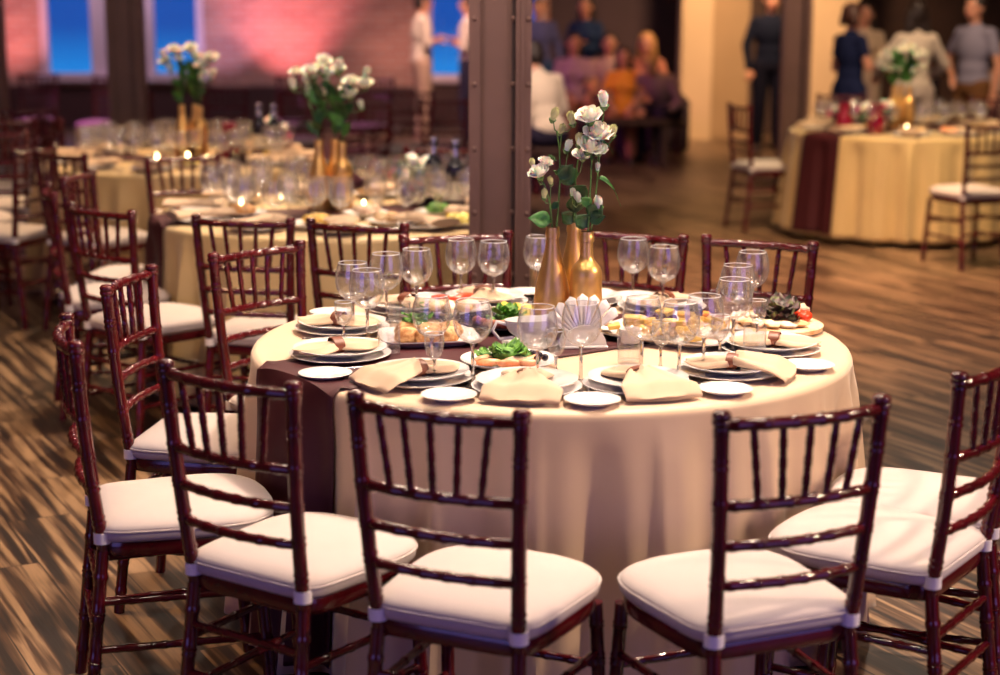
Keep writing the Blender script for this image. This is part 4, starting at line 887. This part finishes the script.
def person(loc, rz, label, pose='stand', h=1.72, top=(.7, .6, .5), bottom=(.1, .1, .12), shoes=(.03, .02, .02), hair=HAIRD, hairlen=0, sleeves=1.0, dress=False, arms=None, legs=None, lean=0, look=0, female=False, group=None, bare=0):
    """arms: for each side (elbow, wrist) in body space; x right, y forward; sizes for a 1.72 m figure"""
    o = empty('person', loc, rz, label, 'person', group); k = h / 1.72; o.scale = (k, k, k)
    hipz = .93 if pose == 'stand' else .53
    L = Matrix.Translation((0, 0, hipz)) @ Matrix.Rotation(-lean, 4, 'X') @ Matrix.Translation((0, 0, -hipz))
    V = lambda x, y, z: L @ Vector((x, y, z))
    sw = .145 if female else .175
    neck = V(0, -.01, hipz + .53); head = V(0, .02, hipz + .665); R3 = L.to_3x3().to_4x4()
    A = arms or [((.25, -.03, hipz + .20), (.27, .05, hipz - .05))] * 2
    sh = [V(s * sw, -.01, hipz + .445) for s in (1, -1)]
    el = []; wr = []
    for i, s in enumerate((1, -1)):
        e, w_ = A[i]; el.append(V(abs(e[0]) * s if e[0] >= 0 else -abs(e[0]) * s, e[1], e[2])); wr.append(V(w_[0] * s, w_[1], w_[2]))
    if legs: LG = legs
    elif pose == 'stand': LG = [((.10, .01, .50), (.11, -.03, .09)), ((.10, .03, .50), (.11, .0, .09))]
    else: LG = [((.12, .42, .52), (.13, .40, .09)), ((.12, .42, .52), (.13, .44, .09))]
    hip = [Vector((s * .095, 0, hipz - .02)) for s in (1, -1)]; kn = []; an = []
    for i, s in enumerate((1, -1)): kn.append(Vector((LG[i][0][0] * s, *LG[i][0][1:]))); an.append(Vector((LG[i][1][0] * s, *LG[i][1][1:])))
    def torso(mb, g):
        mb.blob(V(0, 0, hipz + .33), (.158 + g - (.018 if female else 0), .108 + g, .19 + g), 20, 14, M=R3); mb.blob(V(0, 0, hipz + .14), (.135 + g - (.015 if female else 0), .098 + g, .15), 20, 14, M=R3)
        capsule(mb, sh[0], sh[1], .050 + g * .7, .050 + g * .7); capsule(mb, V(0, 0, hipz + .42), V(0, -.005, hipz + .49), .09 + g, .055 + g)
        if female: [mb.blob(V(s * .07, .085, hipz + .33), (.06 + g, .05 + g, .06), 12, 8) for s in (-1, 1)]
    def pelvis(mb, g): mb.blob((0, -.005, hipz), (.160 + g, .115 + g, .125), 20, 14)
    mb = MB(); torso(mb, 0); pelvis(mb, 0); capsule(mb, V(0, 0, hipz + .46), V(0, .01, hipz + .60), .052, .048)
    H = Matrix.Translation(head) @ R3 @ Matrix.Rotation(look, 4, 'Z')
    hv = lambda x, y, z: H @ Vector((x, y, z))
    mb.blob(head + R3 @ Vector((0, -.01, .02)), (.075, .092, .095), 20, 14, M=H.to_3x3().to_4x4()); mb.blob(hv(0, .022, -.045), (.055, .062, .065), 16, 12, M=H.to_3x3().to_4x4())
    capsule(mb, hv(0, .083, .012), hv(0, .105, -.018), .010, .015, 10)
    for s in (1, -1): mb.blob(hv(s * .078, -.005, -.005), (.012, .022, .032), 10, 8)
    for i, s in enumerate((1, -1)):
        capsule(mb, sh[i], el[i], .048, .038); capsule(mb, el[i], wr[i], .038, .025)
        d = (wr[i] - el[i]).normalized(); side = d.cross(Vector((0, 0, 1)));
        if side.length < .2: side = Vector((0, 1, 0))
        side.normalize(); pn = side.cross(d).normalized(); palm = wr[i] + d * .07
        for q in (-.022, -.007, .008, .023): capsule(mb, wr[i] + side * q * .5, palm + side * q, .016, .014, 8)
        for q, ln in ((-.028, .062), (-.009, .078), (.010, .072), (.028, .056)):
            b1 = palm + side * q; m1 = b1 + d * ln * .55 - pn * .006; capsule(mb, b1, m1, .0105, .0095, 8); capsule(mb, m1, m1 + d * ln * .4 - pn * .022, .0095, .008, 8)
        t0 = wr[i] + d * .025 - side * .022; capsule(mb, t0, t0 + d * .03 - side * .028, .013, .011, 8); capsule(mb, t0 + d * .03 - side * .028, t0 + d * .06 - side * .030, .011, .009, 8)
        capsule(mb, hip[i], kn[i], .082, .056); capsule(mb, kn[i], kn[i].lerp(an[i], .35), .056, .055); capsule(mb, kn[i].lerp(an[i], .35), an[i], .055, .036)
        capsule(mb, an[i] + Vector((0, -.03, -.045)), an[i] + Vector((s * .015, .13, -.055)), .036, .03)
    remesh(mb, 'body', SKIN, o, .010, 3)
    # face
    mb = MB(); [mb.blob(hv(s * .031, .078, .015), (.012, .008, .008), 10, 8) for s in (1, -1)]; mb.build('eyes', mat('eye', (.05, .03, .03), .2), o)
    mb = MB(); mb.blob(hv(0, .080, -.058), (.024, .010, .007), 12, 8, M=H.to_3x3().to_4x4()); mb.build('mouth', mat('lips', (.45, .12, .10), .4), o)
    mb = MB(); mb.blob(hv(0, -.026, .042), (.088, .098, .088), 18, 14, 3, .12, M=H.to_3x3().to_4x4()); mb.blob(hv(0, -.05, 0), (.082, .07, .09), 16, 12, M=H.to_3x3().to_4x4())
    if hairlen:
        for s in (-1, -.4, .4, 1): capsule(mb, hv(s * .06, -.045, .02), hv(s * .085, -.055, -.02 - hairlen), .045, .035)
    remesh(mb, 'hair', hair, o, .012, 2)
    tm = mat('shirt_%02d%02d%02d' % tuple(int(c * 99) for c in top), top, .9, spec=.1, var=.06, scale=6); bm_ = mat('cloth_%02d%02d%02d' % tuple(int(c * 99) for c in bottom), bottom, .9, spec=.1, var=.06, scale=6)
    mb = MB(); torso(mb, .016); mb.blob((0, -.005, hipz + .04), (.168, .125, .10), 20, 12)
    for i in (0, 1):
        if sleeves > 0: capsule(mb, sh[i], sh[i].lerp(el[i], min(1, sleeves * 2)), .056, .051)
        if sleeves > .5: capsule(mb, el[i], el[i].lerp(wr[i], (sleeves - .5) * 2), .050, .038)
    if dress:
        for i in (0, 1): capsule(mb, hip[i], kn[i] + Vector((0, 0, -.03)), .105, .115)
        capsule(mb, Vector((0, 0, hipz)), (kn[0] + kn[1]) / 2, .14, .15)
    remesh(mb, 'dress' if dress else 'shirt', tm, o, .012, 4)
    if not dress:
        mb = MB(); mb.blob((0, -.005, hipz - .02), (.172, .126, .115), 20, 12)
        for i in (0, 1):
            e = kn[i].lerp(an[i], 1 - bare); capsule(mb, hip[i], kn[i], .102, .078); capsule(mb, kn[i], e, .078, .062)
        remesh(mb, 'trousers', bm_, o, .012, 4)
    for i, s in enumerate((1, -1)):
        mb = MB(); a = an[i]; capsule(mb, (a.x, a.y - .03, a.z - .045), (a.x + s * .015, a.y + .14, a.z - .052), .043, .037); mb.box((a.x + s * .007, a.y + .05, a.z - .083), (.075, .25, .014), bev=.003); remesh(mb, 'shoe', mat('shoe_%02d' % int(shoes[0] * 99), shoes, .4), o, .009, 2)
    return o
hz = .93
FOLD = [((.23, .02, hz + .20), (.02, .20, hz + .27)), ((.23, .02, hz + .18), (-.03, .17, hz + .22))]
person((-.93, 20.1, 0), D(-75), 'person standing side-on in cream shirt and beige trousers, forearms held forward', h=1.76, top=(.72, .60, .47), bottom=(.50, .34, .24), shoes=(.25, .15, .1), arms=FOLD, sleeves=.5)
person((-.37, 19.9, 0), D(80), 'person in cream shirt and dark trousers half hidden behind the steel column', h=1.74, top=(.72, .60, .50), bottom=(.03, .025, .05), arms=FOLD, sleeves=.6)
SIT = lambda x, y, r, lb, **k: person((x, y, 0), D(r), lb, pose='sit', **k)
s5 = .53
LAP = [((.24, .06, s5 + .22), (.12, .28, s5 + .12)), ((.24, .06, s5 + .22), (.12, .28, s5 + .12))]
UPARM = [((.26, .12, s5 + .24), (.10, .34, s5 + .34)), ((.26, .12, s5 + .24), (.10, .30, s5 + .20))]
SIT(.42, 14.6, 35, 'seated person seen from behind in white shirt with dark waistcoat strap, leaning over', top=(.78, .66, .52), bottom=(.03, .03, .05), arms=LAP, lean=.35, h=1.78, sleeves=.9)
person((.95, 19.2, 0), D(160), 'standing person in dark blue clothes right of the steel column', h=1.72, top=(.02, .04, .10), bottom=(.02, .05, .12), arms=FOLD, female=True, hairlen=.12)
person((.45, 20.6, 0), D(190), 'dim standing person against the blue window right of the column', h=1.7, top=(.06, .06, .16), bottom=(.02, .04, .10))
SIT(.80, 18.85, 190, 'seated person in pale lilac top, leftmost of the row on the sofa', top=(.42, .25, .38), bottom=(.35, .16, .10), arms=LAP, female=True, hairlen=.14, sleeves=.3)
SIT(1.20, 18.9, 180, 'seated dark-haired person in pale top between lilac and orange tops', top=(.45, .30, .28), bottom=(.05, .03, .05), arms=LAP, sleeves=.4)
SIT(1.30, 18.0, 172, 'seated person in a bright orange top in the dim corner', h=1.55, top=(.85, .36, .05), bottom=(.40, .17, .10), arms=LAP, female=True, hairlen=.10, sleeves=.3)
SIT(1.62, 18.95, 170, 'seated blonde person in a rust patterned top', top=(.45, .18, .12), bottom=(.05, .03, .05), arms=LAP, female=True, hair=HAIRB, hairlen=.20)
SIT(1.78, 18.1, 150, 'seated person in grey-brown knit at the right end of the sofa, leaning forward', top=(.30, .20, .18), bottom=(.03, .02, .04), arms=UPARM, lean=.75, hair=HAIRB)
person((3.0, 19.0, 0), D(185), 'person in a dark navy suit standing in the doorway', h=1.80, top=(.006, .008, .020), bottom=(.006, .006, .014), arms=[((.26, .0, hz + .2), (.24, .06, hz - .04))] * 2)
person((3.12, 15.2, 0), D(-60), 'person in a navy dress seen from the side, hand raised, right of the tan wall', h=1.66, top=(.012, .018, .06), dress=True, female=True, hair=mat('brown_hair', (.06, .02, .012), .5, var=.3, scale=60), hairlen=.04, sleeves=.25, arms=FOLD, bottom=(.01, .01, .05))
person((3.62, 17.0, 0), D(165), 'person in cream and dark patterned clothes facing us between two others', h=1.66, top=(.55, .42, .30), bottom=(.5, .38, .28), female=True, hairlen=.12, arms=FOLD)
person((3.62, 14.9, 0), D(5), 'person in a loose white blouse seen from behind, long dark hair', h=1.68, top=(.62, .54, .44), bottom=(.5, .42, .36), female=True, hairlen=.12, sleeves=.95, arms=[((.30, .05, hz + .22), (.26, .24, hz + .12))] * 2)
person((4.22, 15.2, 0), D(120), 'person in a grey T-shirt and brown shorts, one hand on the hip', h=1.74, top=(.25, .24, .33), bottom=(.16, .075, .03), sleeves=.3, bare=.8, arms=[((.38, -.06, hz + .20), (.20, .05, hz + .06)), ((.27, -.03, hz + .18), (.29, .04, hz - .06))])
SIT(4.05, 16.2, 100, 'dark-clothed seated person between the white blouse and the grey T-shirt', top=(.02, .015, .02), bottom=(.02, .02, .03), arms=LAP, h=1.7)
SIT(4.72, 15.8, 150, 'seated person in pale clothes at the upper right edge', top=(.45, .32, .26), bottom=(.4, .3, .25), arms=LAP, female=True, hair=HAIRB, hairlen=.1, h=1.75)
# seats for the sitters
def stool(x, y, lab):
    o = empty('upholstered_stool', (x, y, 0), 0, lab, 'stool', 'stools under the seated guests'); MB().lathe([(0, .34), (.19, .34), (.20, .36), (.20, .41), (.18, .425), (0, .425)], 24).build('seat', BROWNW, o)
    for q in range(4): a = PI / 4 + q * PI / 2; MB().tube([(.13 * math.cos(a), .13 * math.sin(a), .34), (.16 * math.cos(a), .16 * math.sin(a), 0)], .014, 8).build('leg', WOOD, o)
stool(1.30, 18.0, 'stool under the person in orange'); stool(1.78, 18.1, 'stool under the person in grey-brown knit')
stool(.42, 14.6, 'stool under the person in the white shirt'); stool(4.05, 16.2, 'stool under the dark-clothed sitter'); stool(4.72, 15.8, 'stool under the sitter in pale clothes')
so = empty('sofa', (1.22, 18.95, 0), D(-4), 'dark sofa in the dim corner under a row of guests', 'sofa')
SOFAM = mat('dark_sofa_fabric', (.03, .015, .025), .8)
MB().box((0, .08, .22), (1.5, .75, .36), bev=.04).build('seat_base', SOFAM, so); MB().box((0, .52, .50), (1.5, .18, .62), bev=.05).build('backrest', SOFAM, so)
for s in (-1, 1): MB().box((s * .8, .12, .32), (.16, .85, .58), bev=.04).build('armrest', SOFAM, so)
lt = empty('low_table', (1.25, 17.3, 0), D(8), 'dark low table in front of the seated guests', 'table')
MB().box((0, 0, .45), (.9, .6, .05), bev=.01).build('tabletop', BROWNW, lt)
for sx in (-1, 1):
    for sy in (-1, 1): MB().box((sx * .38, sy * .25, .212), (.06, .06, .425)).build('leg', BROWNW, lt)

# ------------------------------------------------------------------ tell look-alikes apart by where they stand
ORD = ['first', 'second', 'third', 'fourth', 'fifth', 'sixth', 'seventh', 'eighth', 'ninth', 'tenth', 'eleventh', 'twelfth', 'thirteenth', 'fourteenth', 'fifteenth', 'sixteenth', 'seventeenth', 'eighteenth', 'nineteenth', 'twentieth']
ORD += ['twenty-' + o_ for o_ in ORD[:9]] + ['thirtieth']
bpy.context.view_layer.update()
same = {}
for o in bpy.data.objects:
    if o.parent is None and 'label' in o and 'group' in o: same.setdefault(o['label'], []).append(o)
def centre(o):
    if o.type == 'MESH' and o.location.length < 1e-6:
        bb = [Vector(c) for c in o.bound_box]; return sum(bb, Vector()) / 8
    return o.location.copy()
for lab, os_ in same.items():
    if len(os_) < 2: continue
    parts = [('', os_)]
    if len(os_) > 12:
        ym = sorted(centre(o).y for o in os_)[len(os_) // 2]
        parts = [(' in the front half', [o for o in os_ if centre(o).y < ym]), (' in the back half', [o for o in os_ if centre(o).y >= ym])]
    for suf, ls in parts:
        ls = sorted(ls, key=lambda o: centre(o).x / centre(o).y)
        for i, o in enumerate(ls): o['label'] = lab + ', ' + (('leftmost' if i == 0 else 'rightmost' if i == len(ls) - 1 else ORD[i] + ' from left') + suf)
